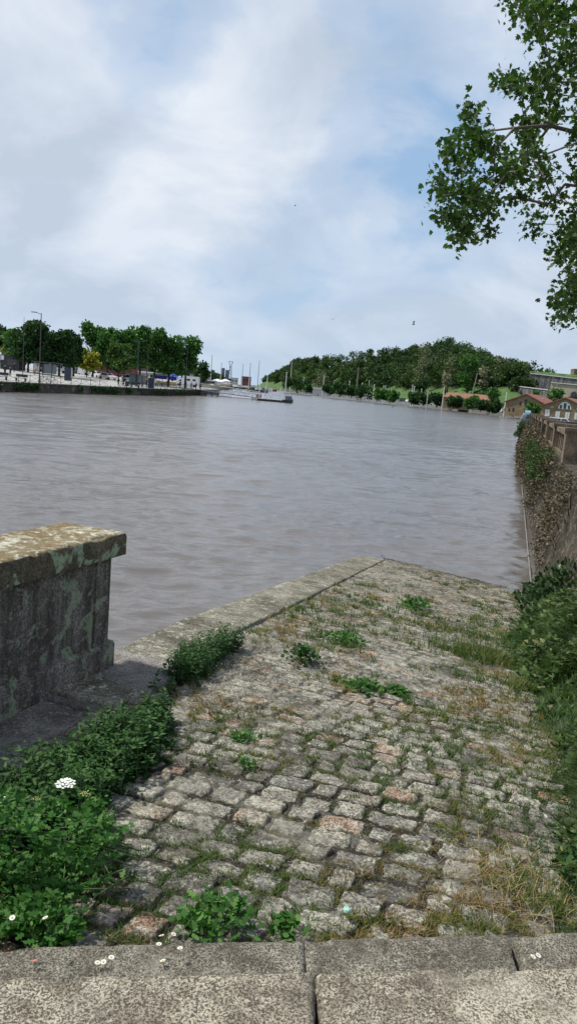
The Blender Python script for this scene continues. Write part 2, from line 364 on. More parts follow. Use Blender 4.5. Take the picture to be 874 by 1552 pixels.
c = mixc(t, ramp(t, noise(t, v, 1.1, 8, .75, .8), [(.52, 0), (.57, .28)]), c, (.44, .42, .35))
c = mixc(t, ramp(t, noise(t, v, 26, 6, .78, .6), [(.51, 0), (.56, .55)]), c, (.04, .034, .026))
c = mixc(t, ramp(t, noise(t, v, 36, 6, .78, .8), [(.585, 0), (.62, .6)]), c, (.50, .48, .40))
gr = ramp(t, noise(t, v, 4.0, 8, .78, .6), [(.51, 0), (.58, .6)])
jm = ramp(t, st, [(.3, 1), (.9, .12)])
c = mixc(t, math_(t, 'MULTIPLY', gr, jm), c, ramp(t, noise(t, v, 30, 4, .6), [(.38, (.02, .028, .008)), (.5, (.07, .07, .02)), (.62, (.14, .09, .03))]))
sz = N(t, 'ShaderNodeSeparateXYZ'); t.links.new(v, sz.inputs[0])
wet = ramp(t, math_(t, 'ADD', sz.outputs[2], math_(t, 'MULTIPLY', noise(t, v, 3, 4), .12)), [(.07, .85), (.15, 0)])
c = mixc(t, wet, c, (.035, .028, .018))
setc(t, p, c); p.inputs['Roughness'].default_value = .93; p.inputs['Specular IOR Level'].default_value = .15
bump(t, p, math_(t, 'ADD', noise(t, v, 80, 6, .75), math_(t, 'MULTIPLY', noise(t, v, 22, 5, .6), 1.6)), 1.0, .006)
tag(link('cobbled_ramp', me, m, None, True), kind='structure')
# under-body and banks: quay ground behind / right
def wall_x(y): return 8.2+.281*(y-23.9)          # top edge of the river wall
m_ground = mat('quay_ground', (.16, .15, .13), .95, 0, .3, 6, .4)
# ------------------------------------------------------------------ coping along the water
def dirpt(a, b, k): return a[0]+(b[0]-a[0])*k, a[1]+(b[1]-a[1])*k
def rough_block(poly4, ztop, zbot, mat_, name, parent, seg=.05, amp=.004, bev=.012, wob=.006):
    """stone block over a quad footprint (a,b,c,d), ztop is a function(x,y); finely subdivided top with worn edges"""
    a, b_, c_, d_ = [np.array(q, float) for q in poly4]
    nu = max(4, int(np.linalg.norm(b_-a)/seg)); nv = max(4, int(np.linalg.norm(d_-a)/seg))
    uu = np.concatenate([[0, .25*bev/np.linalg.norm(b_-a), bev/np.linalg.norm(b_-a)], np.linspace(0, 1, nu+1)[1:-1], [1-bev/np.linalg.norm(b_-a), 1-.25*bev/np.linalg.norm(b_-a), 1]])
    vv = np.concatenate([[0, .25*bev/np.linalg.norm(d_-a), bev/np.linalg.norm(d_-a)], np.linspace(0, 1, nv+1)[1:-1], [1-bev/np.linalg.norm(d_-a), 1-.25*bev/np.linalg.norm(d_-a), 1]])
    uu.sort(); vv.sort(); U, V_ = np.meshgrid(uu, vv, indexing='ij')
    P = (a[None, None]*(1-U[..., None])+b_[None, None]*U[..., None])*(1-V_[..., None])+(d_[None, None]*(1-U[..., None])+c_[None, None]*U[..., None])*V_[..., None]
    x, y = P[..., 0], P[..., 1]
    ed = np.minimum(np.minimum(U, 1-U)*np.linalg.norm(b_-a), np.minimum(V_, 1-V_)*np.linalg.norm(d_-a))
    chip = sst(.62, .75, fbm(x*9, y*9, 3, 77))*.012
    z = ztop(x, y)+amp*(fbm(x*20, y*20, 4, 81)-.5)*2+1.5*amp*(fbm(x*3, y*3, 2, 82)-.5)-(bev*.8)*(1-np.sqrt(np.clip(1-(1-np.clip(ed/bev, 0, 1))**2, 0, 1)))-chip*(ed < bev*1.2)
    cx, cy = x.mean(), y.mean(); off = wob*(fbm(x*7+3, y*7, 3, 83)-.5)*2*(ed < .001)
    n = np.sqrt((x-cx)**2+(y-cy)**2)+1e-6; x = x+off*(x-cx)/n; y = y+off*(y-cy)/n
    I = np.arange(x.size).reshape(x.shape); V = np.stack([x, y, z], -1).reshape(-1, 3)
    F = np.stack([I[:-1, :-1], I[1:, :-1], I[1:, 1:], I[:-1, 1:]], -1).reshape(-1, 4).tolist()
    per = list(I[:, 0])+list(I[-1, 1:])+list(I[:-1, -1][::-1])+list(I[0, 1:-1][::-1])
    V = V.tolist(); nb = len(V)
    for q in per: V.append([V[q][0], V[q][1], zbot])
    L = len(per)
    F += [[per[(k+1) % L], per[k], nb+k, nb+(k+1) % L] for k in range(L)]
    return MB().add(V, F).build(name, mat_, parent, True)
def outer(y): return edge_l(y)-np.interp(y, [4.5, 16.5], [.46, .52])
E_ = empty('stone_edging', (0, 10, 1), 'pale lichened stone edging running down the left side of the ramp above the water', 'edging')
ys = [4.2, 6.2, 8.1, 10.3, 12.6, 16.1]
for i in range(5):
    y0, y1 = ys[i]+.008, ys[i+1]-.008
    o = rough_block([(float(outer(y0)), y0-.0), (float(edge_l(y0)), y0-.12), (float(edge_l(y1)), y1-.12), (float(outer(y1)), y1)], lambda x, y: rampz(x, y)+.035, -.6, M_cope, 'edging_block', None, .07, .008, .02, .012)
    o.parent = E_; o.location = (0, -10, -1)
# ------------------------------------------------------------------ bottom steps (near stone parapet and lower course)
def rl(name, label, cat, loc=(0, 0, 0)): return empty(name, loc, label, cat)
def quadpx(p, z): return [tuple(at(x, y, z=z)[:2]) for x, y in p]
S1 = rl('stone_step', 'near pale stone step with black speckles along the bottom of the picture', 'step')
zt = 2.13
for q in ([(-260, 1700), (484, 1640), (476, 1470), (-260, 1476)], [(488, 1640), (1200, 1640), (1200, 1450), (480, 1470)]):
    rough_block(quadpx(q, zt), lambda x, y: zt+x*0+.012*(fbm(x*2, y*2, 2, 7)-.5), 1.3, M_step, 'step_block', S1, .014, .007, .03, .012)
S2 = rl('stone_step', 'lower narrow row of speckled stones between the near step and the cobbles', 'step')
zt2 = 1.975
for q in ([(-260, 1500), (463, 1480), (459, 1423), (-260, 1440)], [(468, 1480), (792, 1480), (768, 1414), (464, 1421)], [(800, 1480), (1200, 1470), (1200, 1404), (778, 1413)]):
    rough_block(quadpx(q, zt2), lambda x, y: zt2+x*0, 1.3, M_step2, 'step_block', S2, .018, .005, .016, .01)
# ------------------------------------------------------------------ platform and parapet at left
dd = Vector((-.385, -.923)).normalized(); nn = Vector((-dd.y, dd.x))   # nn points to the ramp side (+x)
if nn.x < 0: nn = -nn
def pp(base, a, b_): q = Vector(base)+dd*a+nn*b_; return (q.x, q.y)
base = (-1.06, 4.70)
PL = rl('stone_platform', 'low dark stone platform the parapet stands on, nettles along its edge', 'platform')
for a0, a1 in ((-.30, .60), (.61, 1.7), (1.71, 3.6)):
    rough_block([pp(base, a0, -.75), pp(base, a1, -.75), pp(base, a1, .38), pp(base, a0, .40 if a0 > 0 else .42)], lambda x, y: 1.72+x*0, .2, M_plat, 'platform_block', PL, .04, .010, .03, .012)
PA = empty('parapet', (base[0], base[1], 1.72), 'old stone parapet wall with lichen covered cap at the left above the river', 'parapet')
def parapart(name, a0, a1, b0, b1, z0, z1, mat_, seg=.05, amp=.004, bev=.02):
    o = rough_block([pp(base, a0, b0), pp(base, a1, b0), pp(base, a1, b1), pp(base, a0, b1)], lambda x, y: z1+x*0, z0, mat_, name, None, seg, amp, bev, .006)
    o.parent = PA; o.location = (-base[0], -base[1], -1.72); return o
parapart('plinth', -.02, 3.5, -.42, 0, 1.70, 1.90, M_par, .05, .005, .03)
parapart('wall_body', .03, 3.5, -.38, -.035, 1.88, 2.50, M_par)
parapart('pilaster', .03, .17, -.385, -.022, 1.89, 2.495, M_par)
cp = parapart('cap', -.04, 3.5, -.45, .04, 2.47, 2.615, M_cap, .02, .004, .028)
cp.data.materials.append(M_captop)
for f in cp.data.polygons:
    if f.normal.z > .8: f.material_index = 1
# ------------------------------------------------------------------ vegetation generators
def blades(P, L, wd, nseg=3, lean=.5, leandir=None, droop=.6, var=None, rng=rg):
    """P (n,3) roots -> arched blades as quads strips"""
    n = len(P); L = np.broadcast_to(L, n); ang = rng.uniform(0, 2*np.pi, n)
    D = np.stack([np.cos(ang), np.sin(ang), 0*ang], -1)
    if leandir is not None: D = D+np.atleast_2d(np.asarray(leandir)); D[:, 2] = 0; D /= np.linalg.norm(D, axis=1)[:, None]+1e-9
    S = np.stack([-D[:, 1], D[:, 0], 0*ang], -1); ln = lean*rng.uniform(.3, 1.3, n)
    V = []; ts = np.linspace(0, 1, nseg+1)
    for t_ in ts:
        out_ = (ln*t_+droop*ln*t_**2)[:, None]*L[:, None]*D; upz = (t_-.35*droop*ln*t_**2*1.6)*L
        c_ = P+out_; c_[:, 2] += upz; w_ = (wd*(1-t_**1.5)*.5+.0003)*np.ones(n)
        V += [c_-S*w_[:, None], c_+S*w_[:, None]]
    V = np.stack(V, 1).reshape(-1, 3); K = 2*(nseg+1); o_ = (np.arange(n)*K)[:, None]
    F = np.concatenate([np.stack([o_+2*i, o_+2*i+1, o_+2*i+3, o_+2*i+2], -1).reshape(-1, 4) for i in range(nseg)])
    vv = rng.uniform(0, 1, n) if var is None else var
    return V, F, np.tile(vv, nseg)
def leaves(P, D, shape, size, var=None, rng=rg, flat=.0, fold=.25):
    """flat polygon leaves; D direction (n,3) of the leaf axis; shape list of (along, across)"""
    n = len(P); D = D/(np.linalg.norm(D, axis=1)[:, None]+1e-9)
    Rn = rng.normal(size=(n, 3)); Rn[:, 2] += flat; Sx = np.cross(D, Rn); Sx /= np.linalg.norm(Sx, axis=1)[:, None]+1e-9
    Nn = np.cross(Sx, D); Nn *= np.sign(Nn[:, 2:3]+1e-9)
    size = np.broadcast_to(size, n)
    V = np.stack([P+(a*D+b_*Sx-abs(b_)*fold*Nn*.7-.18*a*a*Nn*0)*size[:, None] for a, b_ in shape], 1).reshape(-1, 3)
    k = len(shape); F = (np.arange(n)*k)[:, None]+np.arange(k)[None]
    return V, F, (rng.uniform(0, 1, n) if var is None else var)
def cat_(parts):
    V = []; F = []; A_ = []; b_ = 0
    for v_, f_, a_ in parts: V.append(v_); F.append(f_+b_); A_.append(a_); b_ += len(v_)
    return np.concatenate(V), np.concatenate(F), np.concatenate(A_)
LANCE = [(0, 0), (.3, .2), (.65, .17), (1, 0), (.65, -.17), (.3, -.2)]
OVAL = [(0, 0), (.25, .28), (.6, .32), (1, 0), (.6, -.32), (.25, -.28)]
FERN = [(0, 0), (.18, .30), (.32, .12), (.5, .34), (.62, .12), (.82, .2), (1, 0), (.82, -.2), (.62, -.12), (.5, -.34), (.32, -.12), (.18, -.30)]
MAPLE = [(0, 0), (.05, .32), (.30, .55), (.38, .28), (.72, .42), (.70, .16), (1.05, 0), (.70, -.16), (.72, -.42), (.38, -.28), (.30, -.55), (.05, -.32)]
TRI = [(0, .35), (0, -.35), (.9, -.3), (.9, .3)]
M_nettle = leafmat('nettle_leaf', [(0, (.014, .035, .010)), (.6, (.030, .08, .02)), (1, (.075, .15, .04))], .2)
M_hem = leafmat('hemlock_leaf', [(0, (.025, .07, .014)), (.6, (.05, .15, .028)), (1, (.13, .24, .06))], .3)
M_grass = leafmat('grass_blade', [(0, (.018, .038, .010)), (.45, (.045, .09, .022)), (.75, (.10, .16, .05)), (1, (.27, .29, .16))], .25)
M_tuft = leafmat('ramp_grass', [(0, (.035, .075, .015)), (.45, (.08, .115, .025)), (.75, (.17, .14, .04)), (1, (.22, .13, .055))], .2)
M_dry = leafmat('dry_grass', [(0, (.20, .13, .06)), (.6, (.30, .21, .10)), (1, (.42, .34, .2))], .15)
M_stem = mat('green_stem', (.07, .12, .035), .6)
M_bankw = leafmat('bank_weed_leaf', [(0, (.02, .04, .012)), (.5, (.045, .085, .022)), (.85, (.09, .14, .04)), (1, (.20, .19, .09))], .22)
M_bush = leafmat('bush_leaf', [(0, (.015, .03, .01)), (.5, (.028, .06, .02)), (.85, (.06, .10, .04)), (1, (.26, .32, .20))], .2)
def inpoly(x, y, poly):
    ins = np.zeros(len(x), bool); n = len(poly)
    for i in range(n):
        x0, y0 = poly[i]; x1, y1 = poly[(i+1) % n]
        c_ = ((y0 > y) != (y1 > y)) & (x < (x1-x0)*(y-y0)/(y1-y0+1e-12)+x0); ins ^= c_
    return ins
def scatter(poly, n, rng=rg):
    poly = [tuple(q)[:2] for q in poly]; a = np.array(poly); lo, hi_ = a.min(0), a.max(0); out_ = np.zeros((0, 2))
    while len(out_) < n:
        q = rng.uniform(lo, hi_, (n*2, 2)); out_ = np.concatenate([out_, q[inpoly(q[:, 0], q[:, 1], poly)]])
    return out_[:n]
# --- right grass bank (terrain between ramp and river wall)
def bankz(x, y):
    er = edge_r(y); wx = np.maximum(wall_x(y)-.1, er+.4); k = np.clip((x-er)/(wx-er), 0, 1.5)
    top = np.interp(y, [2, 5, 8, 11, 15], [2.12, 1.95, 1.45, .85, .35])
    z0 = rampz(er, y)
    return z0+.04*np.clip(k*8, 0, 1)+(np.maximum(top, z0+.1)-z0)*sst(0, 1.0, k)+.08*(fbm(x*1.5, y*1.5, 3, 91)-.5)
gx, gy = np.meshgrid(np.linspace(0, 1, 60), np.concatenate([np.linspace(-4, 2, 10), np.linspace(2.1, 15.2, 110)]), indexing='ij')
ER = edge_r(gy)+.03*(fbm(gy*3, gy*0, 3, 92)-.5); WX = np.where(gy < 14, wall_x(gy)+6, wall_x(gy)+6)
bx_ = ER-.12+(np.where(gy > 12, np.minimum(WX, wall_x(gy)+.0), wall_x(gy)+.0)-ER+.12)*gx
bz_ = np.where(gx < .04, rampz(bx_, gy)-.03, bankz(bx_, gy))
I = np.arange(gx.size).reshape(gx.shape)
me = npmesh('grass_bank', np.stack([bx_, gy, bz_], -1).reshape(-1, 3), np.stack([I[:-1, :-1], I[1:, :-1], I[1:, 1:], I[:-1, 1:]], -1).reshape(-1, 4))
M_soil = mat('bank_soil', (.03, .042, .014), .95, 0, .5, 9, .6)
tag(link('grass_bank', me, M_soil, None, True), kind='structure')
# --- nettles along the platform, at the left
def nettle_stems(roots, hts, nl, size, rng=rg):
    parts = []
    for lv in range(nl):
        f_ = (lv+1)/nl; n = len(roots)
        for k in range(4):
            a = rng.uniform(0, 2*np.pi, n)
            P = roots.copy(); P[:, 2] += hts*f_*rng.uniform(.85, 1.05, n); P[:, :2] += rng.normal(0, .012, (n, 2))
            D = np.stack([np.cos(a), np.sin(a), rng.uniform(-.25, .55, n)], -1)
            parts.append(leaves(P, D, LANCE, size*rng.uniform(.6, 1.15, n)*(1.1-.45*f_), rng=rng, flat=2.2,
                                var=np.clip(rng.uniform(0, .6, n)+.35*(f_ > .75), 0, 1)))
    return cat_(parts)
def plant(name, label, cat, V, F, A_, mat_, base_, stem_mb=None, stem_mat=None, part='foliage'):
    r = empty(name, base_, label, cat); V = V-np.array(base_)[None]
    link(part, npmesh(part, V, F, A_), mat_, r)
    if stem_mb:
        stem_mb.v = [(a-base_[0], b_-base_[1], c_-base_[2]) for a, b_, c_ in stem_mb.v]; stem_mb.build('stem', stem_mat or M_stem, r)
    return r
def stems_of(roots, hts, rad=.002):
    s = MB()
    for q, h in zip(roots, hts): s.tube([q, q+np.array([rnd.uniform(-.01, .01), rnd.uniform(-.01, .01), h*.5]), q+np.array([0, 0, h])], [rad*1.3, rad, rad*.5], 4)
    return s
edge_pts = [at(275, 1010, z=1.66), at(255, 1085, z=1.75), at(225, 1150, z=1.8), at(180, 1185, z=1.82), at(120, 1240, z=1.85), at(0, 1330, z=1.9), at(-160, 1330, z=1.9), at(-160, 1290, z=1.8), at(0, 1235, z=1.74), at(110, 1175, z=1.72), at(200, 1115, z=1.70), at(252, 1050, z=1.66)]
q = scatter(edge_pts, 1000); q = q[fbm(q[:, 0]*5, q[:, 1]*5, 3, 151) > .29]; q = q+rg.normal(0, .035, q.shape); ht = (.06+.24*rg.uniform(.2, 1, len(q))**1.3)*(.55+.9*fbm(q[:, 0]*4, q[:, 1]*4, 2, 152)); ht *= np.interp(q[:, 1], [3.0, 4.9], [.72, .62])
rts = np.column_stack([q, rampz(q[:, 0], q[:, 1])+.0])
V, F, A_ = nettle_stems(rts, ht, 6, .052)
plant('nettle_patch', 'dense dark green nettles growing along the foot of the stone platform', 'nettles', V, F, A_, M_nettle, (-.9, 3.6, 1.8), stems_of(rts, ht), part='foliage')
q = scatter([at(262, 1052, z=1.62), at(300, 1048, z=1.62), at(345, 1008, z=1.5), at(368, 1000, z=1.5), at(362, 985, z=1.5), at(330, 988, z=1.52), at(262, 1018, z=1.6)], 170); ht = .09+.14*rg.uniform(.3, 1, len(q))
rts = np.column_stack([q, rampz(q[:, 0], q[:, 1])]); V, F, A_ = nettle_stems(rts, ht, 5, .046)
plant('leafy_bush', 'low green leafy clump against the stone edging, just past the platform corner', 'plant', V, F, A_, M_nettle, tuple(rts.mean(0)), stems_of(rts, ht))
# --- hemlock-like plant, front left
def umbel(parent, c, r, n, mat_, base_):
    s = MB(); st_ = MB(); c = Vector(c)
    for i in range(n):
        a = i*2.4; q_ = r*math.sqrt((i+.5)/n); pz = c.z+.22*(r-q_*q_/r)+rnd.uniform(-.003, .003)
        pt = Vector((c.x+q_*math.cos(a), c.y+q_*math.sin(a), pz))
        for k in range(5):
            b_ = k*1.257+i; s.sphere(pt+Vector((math.cos(b_), math.sin(b_), 0))*r*.085, r*.075, 5, (1, 1, .6))
        st_.tube([c-Vector((0, 0, r*.9)), pt], .0007, 3)
    for x in (s, st_): x.v = [(a-base_[0], b_-base_[1], d_-base_[2]) for a, b_, d_ in x.v]
    o = s.build('flower_head', mat_, parent); st_.build('spoke', M_stem, o)
M_white = mat('white_petals', (.72, .72, .66), .6, 0, .08); M_yg = mat('yellow_green_buds', (.30, .34, .09), .6, 0, .2)
hb = (-.72, 2.42, 1.9)
hem = empty('hemlock_plant', hb, 'feathery bright green plant with flat white flower head at the lower left', 'plant')
parts = []; sm = MB()
clus = []
for i in range(170):
    px, py = rnd.uniform(-120, 205), rnd.uniform(1215, 1430)
    if py < 1300-(px-60)*.0 and rnd.random() > .35+.65*(py-1215)/85: continue
    if px > 120+ (1440-py)*.32+rnd.uniform(-25, 25): continue
    Yd = rnd.uniform(2.15, 2.75); clus.append(at(px, py, Y=Yd))
for i in range(60):
    c_ = at(rnd.uniform(-110, 135), rnd.uniform(1395, 1436), Y=2.15); c_.z = rnd.uniform(1.91, 1.99); c_.y = rnd.uniform(2.0, 2.2); clus.append(c_)
for q_ in clus:
    if q_.z < 1.87: q_.z = 1.87+rnd.uniform(0, .08)
    n = 42; a = rg.uniform(0, 2*np.pi, n); d_ = np.stack([np.cos(a), np.sin(a), rg.uniform(-.3, .7, n)], -1)
    ax = Vector((rnd.gauss(0, 1), rnd.gauss(0, 1), .5)).normalized(); P = np.array(q_)[None]+np.outer(rg.uniform(-.065, .065, n), np.array(ax))+rg.normal(0, .012, (n, 3))
    parts.append(leaves(P, d_, FERN, rg.uniform(.014, .036, n), flat=1.1, var=np.clip(rg.normal(.5, .28, n), 0, 1)))
for q_ in clus[::3]:
    b0 = Vector((hb[0]+rnd.uniform(-.45, .3), hb[1]+rnd.uniform(-.15, .2), 1.88)); md = b0.lerp(q_, .5)+Vector((0, 0, .04)); sm.tube([b0, md, q_], [.003, .002, .001], 4)
heads = [((100, 1188), 2.55, .036, 42, M_white), ((130, 1203), 2.5, .02, 16, M_yg), ((55, 1211), 2.5, .016, 14, M_yg), ((91, 1281), 2.4, .022, 18, M_yg), ((38, 1311), 2.35, .018, 14, M_yg), ((-2, 1212), 2.5, .026, 22, M_white), ((86, 1345), 2.3, .016, 12, M_yg)]
for (px, py), Yd, r_, n_, mt in heads:
    c_ = at(px, py, Y=Yd); b0 = Vector((c_.x+rnd.uniform(-.03, .03), Yd-.02, 1.9)); top_ = c_-Vector((0, 0, r_*.9))
    sm.tube([b0, b0.lerp(top_, .5)+Vector((.015, 0, 0)), top_], [.005, .0035, .002], 5)
    n = 30; tt = rg.uniform(.25, .85, n); P = np.outer(1-tt, np.array(b0))+np.outer(tt, np.array(top_))+rg.normal(0, .022, (n, 3))
    parts.append(leaves(P, rg.normal(size=(n, 3)), FERN, rg.uniform(.015, .035, n), flat=1.5, var=np.clip(rg.normal(.6, .2, n), 0, 1)))
V, F, A_ = cat_(parts); link('foliage', npmesh('foliage', V-np.array(hb)[None], F, A_), M_hem, hem)
sm.v = [(a-hb[0], b_-hb[1], d_-hb[2]) for a, b_, d_ in sm.v]; sm.build('stem', M_stem, hem)
for (px, py), Yd, r_, n_, mt in heads: umbel(hem, at(px, py, Y=Yd), r_, n_, mt, hb)
# --- small clumps
def clump(px, py, r, h, n, name, label, mat_=None, shape=OVAL, size=.03, z=None):
    if z is None:
        r_ = ray(px, py); t_ = 5.0
        for _ in range(30):
            P_ = Vector((0, 0, EYE))+Vector(r_)*t_; t_ += (P_.z-rampz(P_.x, P_.y))/(-r_[2]+.1)*.9
        b0 = np.array([P_.x, P_.y, rampz(P_.x, P_.y)+.02])
    else: b0 = np.array(at(px, py, z=z))
    q_ = rg.normal(0, r*.5, (n, 2)); hh_ = h*np.exp(-(q_**2).sum(1)/(r*r))*rg.uniform(.3, 1, n)
    P = np.column_stack([b0[0]+q_[:, 0], b0[1]+q_[:, 1], b0[2]+hh_]); a = rg.uniform(0, 2*np.pi, n)
    V, F, A_ = leaves(P, np.stack([np.cos(a), np.sin(a), rg.uniform(-.1, .9, n)], -1), shape, size*rg.uniform(.6, 1.2, n), flat=1.6)
    ng = n//2; q2 = rg.normal(0, r*.45, (ng, 2))
    rr = plant(name, label, 'plant', V, F, A_, mat_ or M_hem, tuple(b0))
    s = MB()
    for i in range(0, n, 7):
        s.tube([(b0[0], b0[1], b0[2]-.02), tuple(P[i])], .0012, 3)
    s.v = [(a_-b0[0], b_-b0[1], c_-b0[2]) for a_, b_, c_ in s.v]; s.build('stem', M_stem, rr)
    return rr
clump(330, 1400, .11, .08, 200, 'weed_clump', 'bright green low weed growing behind the lower step, left of the middle', size=.036, shape=FERN, z=1.93)
clump(430, 1415, .05, .06, 70, 'weed_clump', 'small bright green weed sprouting at the joint of the lower step', size=.034, z=1.95)
clump(290, 1405, .06, .05, 60, 'weed_clump', 'small green weed beside the daisies behind the lower step', size=.03, z=1.95)
clump(458, 1005, .14, .12, 240, 'weed_clump', 'round grey green weed standing alone near the upper left of the cobbles', M_nettle, size=.04)
clump(520, 975, .17, .09, 260, 'weed_clump', 'yellow green weed clump in the upper middle of the cobbles', size=.04)
clump(548, 1048, .13, .06, 200, 'weed_clump', 'bright green flat weed in the middle of the cobbles, left of a smaller one', size=.035)
clump(600, 1055, .10, .05, 150, 'weed_clump', 'small bright green weed in the middle of the cobbles, right of a larger one', size=.035)
clump(628, 925, .22, .14, 220, 'weed_clump', 'tufty green weed high on the ramp near the river edge', size=.05)
clump(368, 1125, .07, .03, 100, 'weed_clump', 'flat dark green weed between cobbles right of the nettles', size=.028)
clump(372, 1165, .05, .03, 60, 'weed_clump', 'tiny green weed in a cobble joint below the flat dark one', size=.024)
# --- daisies
M_dyel = mat('daisy_centre', (.65, .42, .05), .7, 0, .1); M_pink = mat('pink_petals', (.62, .12, .2), .6, 0, .2)
def daisy(label, loc, r=.0085, tilt=(0, 0), pm=None):
    o = empty('daisy', loc, label, 'flower', 'daisies by the stone steps'); o.rotation_euler = (tilt[0], tilt[1], rnd.uniform(0, 6))
    s = MB()
    for k in range(13):
        a = k*2*math.pi/13; w = Vector((math.cos(a), math.sin(a), .12)); x = Vector((-math.sin(a), math.cos(a), 0))
        s.add([w*r*.25, w*r*.7+x*r*.17, w*r+x*r*.06, w*r-x*r*.06, w*r*.7-x*r*.17], [(0, 1, 2, 3, 4)])
    s.build('petals', pm or M_white, o)
    MB().sphere((0, 0, .001), r*.33, 7, (1, 1, .5)).build('flower_centre', M_dyel, o)
    MB().tube([(0, 0, 0), (.004, .003, -.02), (.0, .006, -.045)], .0007, 4).build('stem', M_stem, o)
for (px, py, z, w_) in [(19, 1391, 2.1, 'white daisy at the far left in front of the feathery plant'), (69, 1391, 2.1, 'white daisy second from the left in front of the feathery plant'),
                        (245, 1418, 1.995, 'white daisy highest on the left of the group behind the lower step'), (263, 1416, 1.995, 'white daisy highest on the right of the group behind the lower step'),
                        (169, 1451, 2.03, 'white daisy lying on the lower step at the right of a group of three'), (157, 1458, 1.995, 'white daisy lying on the lower step in the middle of a group of three'), (148, 1459, 1.995, 'white daisy lying on the lower step at the left of a group of three'),
                        (247, 1456, 1.995, 'white daisy lowest of the group on the lower step left of the joint'), (273, 1437, 2.02, 'pale daisy at the right of the group on the lower step'), (241, 1431, 2.02, 'pale daisy in the middle of the group on the lower step'),
                        (807, 1450, 2.03, 'white daisy on the step at the right, left one of a pair'), (815, 1448, 2.03, 'white daisy on the step at the right, right one of a pair'), (826, 1237, 1.85, 'yellow centred daisy in the grass at the right edge of the ramp')]:
    daisy(w_, at(px, py, z=z), tilt=(rnd.uniform(-.1, .5), rnd.uniform(-.3, .3)))
daisy('small deep pink daisy on the lower step at the far left', at(53, 1456, z=2.0), .007, (.3, 0), M_pink)
s = MB(); lp = at(525, 1379, z=1.93)
bm = bmesh.new(); bmesh.ops.create_icosphere(bm, subdivisions=2, radius=.013)
for q_ in bm.verts: q_.co *= rnd.uniform(.6, 1.3)
me = bpy.data.meshes.new('crumpled_paper'); bm.to_mesh(me); bm.free()
o = link('crumpled_paper', me, mat('pale_green_paper', (.30, .5, .42), .6)); o.location = lp; tag(o, 'tiny crumpled pale green wrapper lying between the near cobbles', 'litter')
o = MB().tube([(0, 0, 0), (0, 0, .035), (0, 0, .04)], [.028, .034, .03], 14).build('plastic_cup', mat('milky_plastic', (.6, .68, .75), .3, 0, .05), None, True)
o.location = at(718, 1112, z=1.12); o.rotation_euler = (1.3, .2, .4); tag(o, 'small whitish plastic cup lying on the cobbles near the tall grass', 'litter')
# --- grass stuff on ramp
def rampgrass():
    n = 20000; r_ = 1.95*np.exp(rg.uniform(0, math.log(8), n)); a = rg.uniform(-.6, .6, n); x = r_*np.sin(a); y = r_*np.cos(a)
    er, el = edge_r(y), edge_l(y)
    dens = sst(.44, .62, fbm(x*1.9+9, y*1.9+4, 4, 101))*.8+.9*sst(.9, 0, er-x)+.5*sst(2.9, 2.1, y)*sst(-.6, .4, x)+.10*sst(3.2, 2.2, y)
    row, k, d, lu, lv = stones(x, y); m_ = sst(0, .02, d)
    dens = dens*(1-.90*m_)
    ok = (x > el) & (x < er+.15) & (rg.uniform(0, 1, n) < dens) & (y > 2.05)
    x, y = x[ok], y[ok]; n = len(x); kk = 16
    x = np.repeat(x, kk); y = np.repeat(y, kk); rr = np.hypot(x, y); sg = .012*np.clip(rr/3, 1, 3)
    x = x+rg.normal(0, 1, len(x))*sg; y = y+rg.normal(0, 1, len(x))*sg
    h_, *_r = ramp_height(x, y); P = np.column_stack([x, y, rampz(x, y)+h_-.004])
    L = rg.uniform(.012, .040, len(x))*np.clip(rr/4, .8, 1.9); va = np.clip(fbm(x*2.2, y*2.2, 3, 111)*1.7-.45+rg.normal(0, .15, len(x)), 0, 1)
    print('ramp blades', len(x))
    return blades(P, L, .0035*np.clip(rr/3, 1, 3.5), 2, .7, var=va)
V, F, A_ = rampgrass()
tag(link('joint_grass', npmesh('joint_grass', V, F, A_), M_tuft), 'short green and yellow grass growing in the joints of the cobbles', 'grass', kind='stuff')
# patches of taller grass on the ramp: (px,py,radius,len,count)
parts = []
for px, py, rx, L, n in [(700, 960, .55, .10, 1500), (690, 985, .4, .12, 1200), (640, 935, .25, .08, 700), (740, 1000, .5, .16, 2200), (560, 1045, .12, .05, 500), (660, 1090, .16, .06, 500), (640, 1140, .1, .04, 250), (700, 1270, .12, .04, 400), (720, 1240, .14, .045, 500), (600, 1290, .06, .035, 250), (780, 1340, .16, .05, 900), (820, 1380, .16, .06, 900), (700, 1400, .1, .04, 400), (560, 1400, .08, .035, 300), (380, 1400, .06, .04, 200), (580, 1190, .08, .03, 250), (350, 1120, .1, .03, 250), (500, 1130, .05, .03, 150), (520, 980, .15, .06, 500), (800, 1050, .3, .12, 900)]:
    b0 = None; r_ = ray(px, py); t_ = 3.0
    for _ in range(40):
        P_ = Vector((0, 0, EYE))+Vector(r_)*t_; t_ += (P_.z-rampz(P_.x, P_.y))/(-r_[2]+.1)*.9
    n = int(n*.7); q_ = rg.normal(0, rx*.5, (n, 2))*np.array([1.2, .8])[None]; x = P_.x+q_[:, 0]; y = P_.y+q_[:, 1]
    keep = fbm(x*9, y*9, 2, 121) > .42; x, y = x[keep], y[keep]
    P = np.column_stack([x, y, rampz(x, y)+.005]); parts.append(blades(P, L*rg.uniform(.4, 1.1, len(x)), .0028*max(1, P_.y/3.2), 2, .5, var=np.clip(rg.normal(.32, .22, len(x)), 0, 1)))
V, F, A_ = cat_(parts); tag(link('grass_tufts', npmesh('grass_tufts', V, F, A_), M_tuft), 'taller green grass tufts scattered over the cobbled ramp', 'grass', kind='stuff')
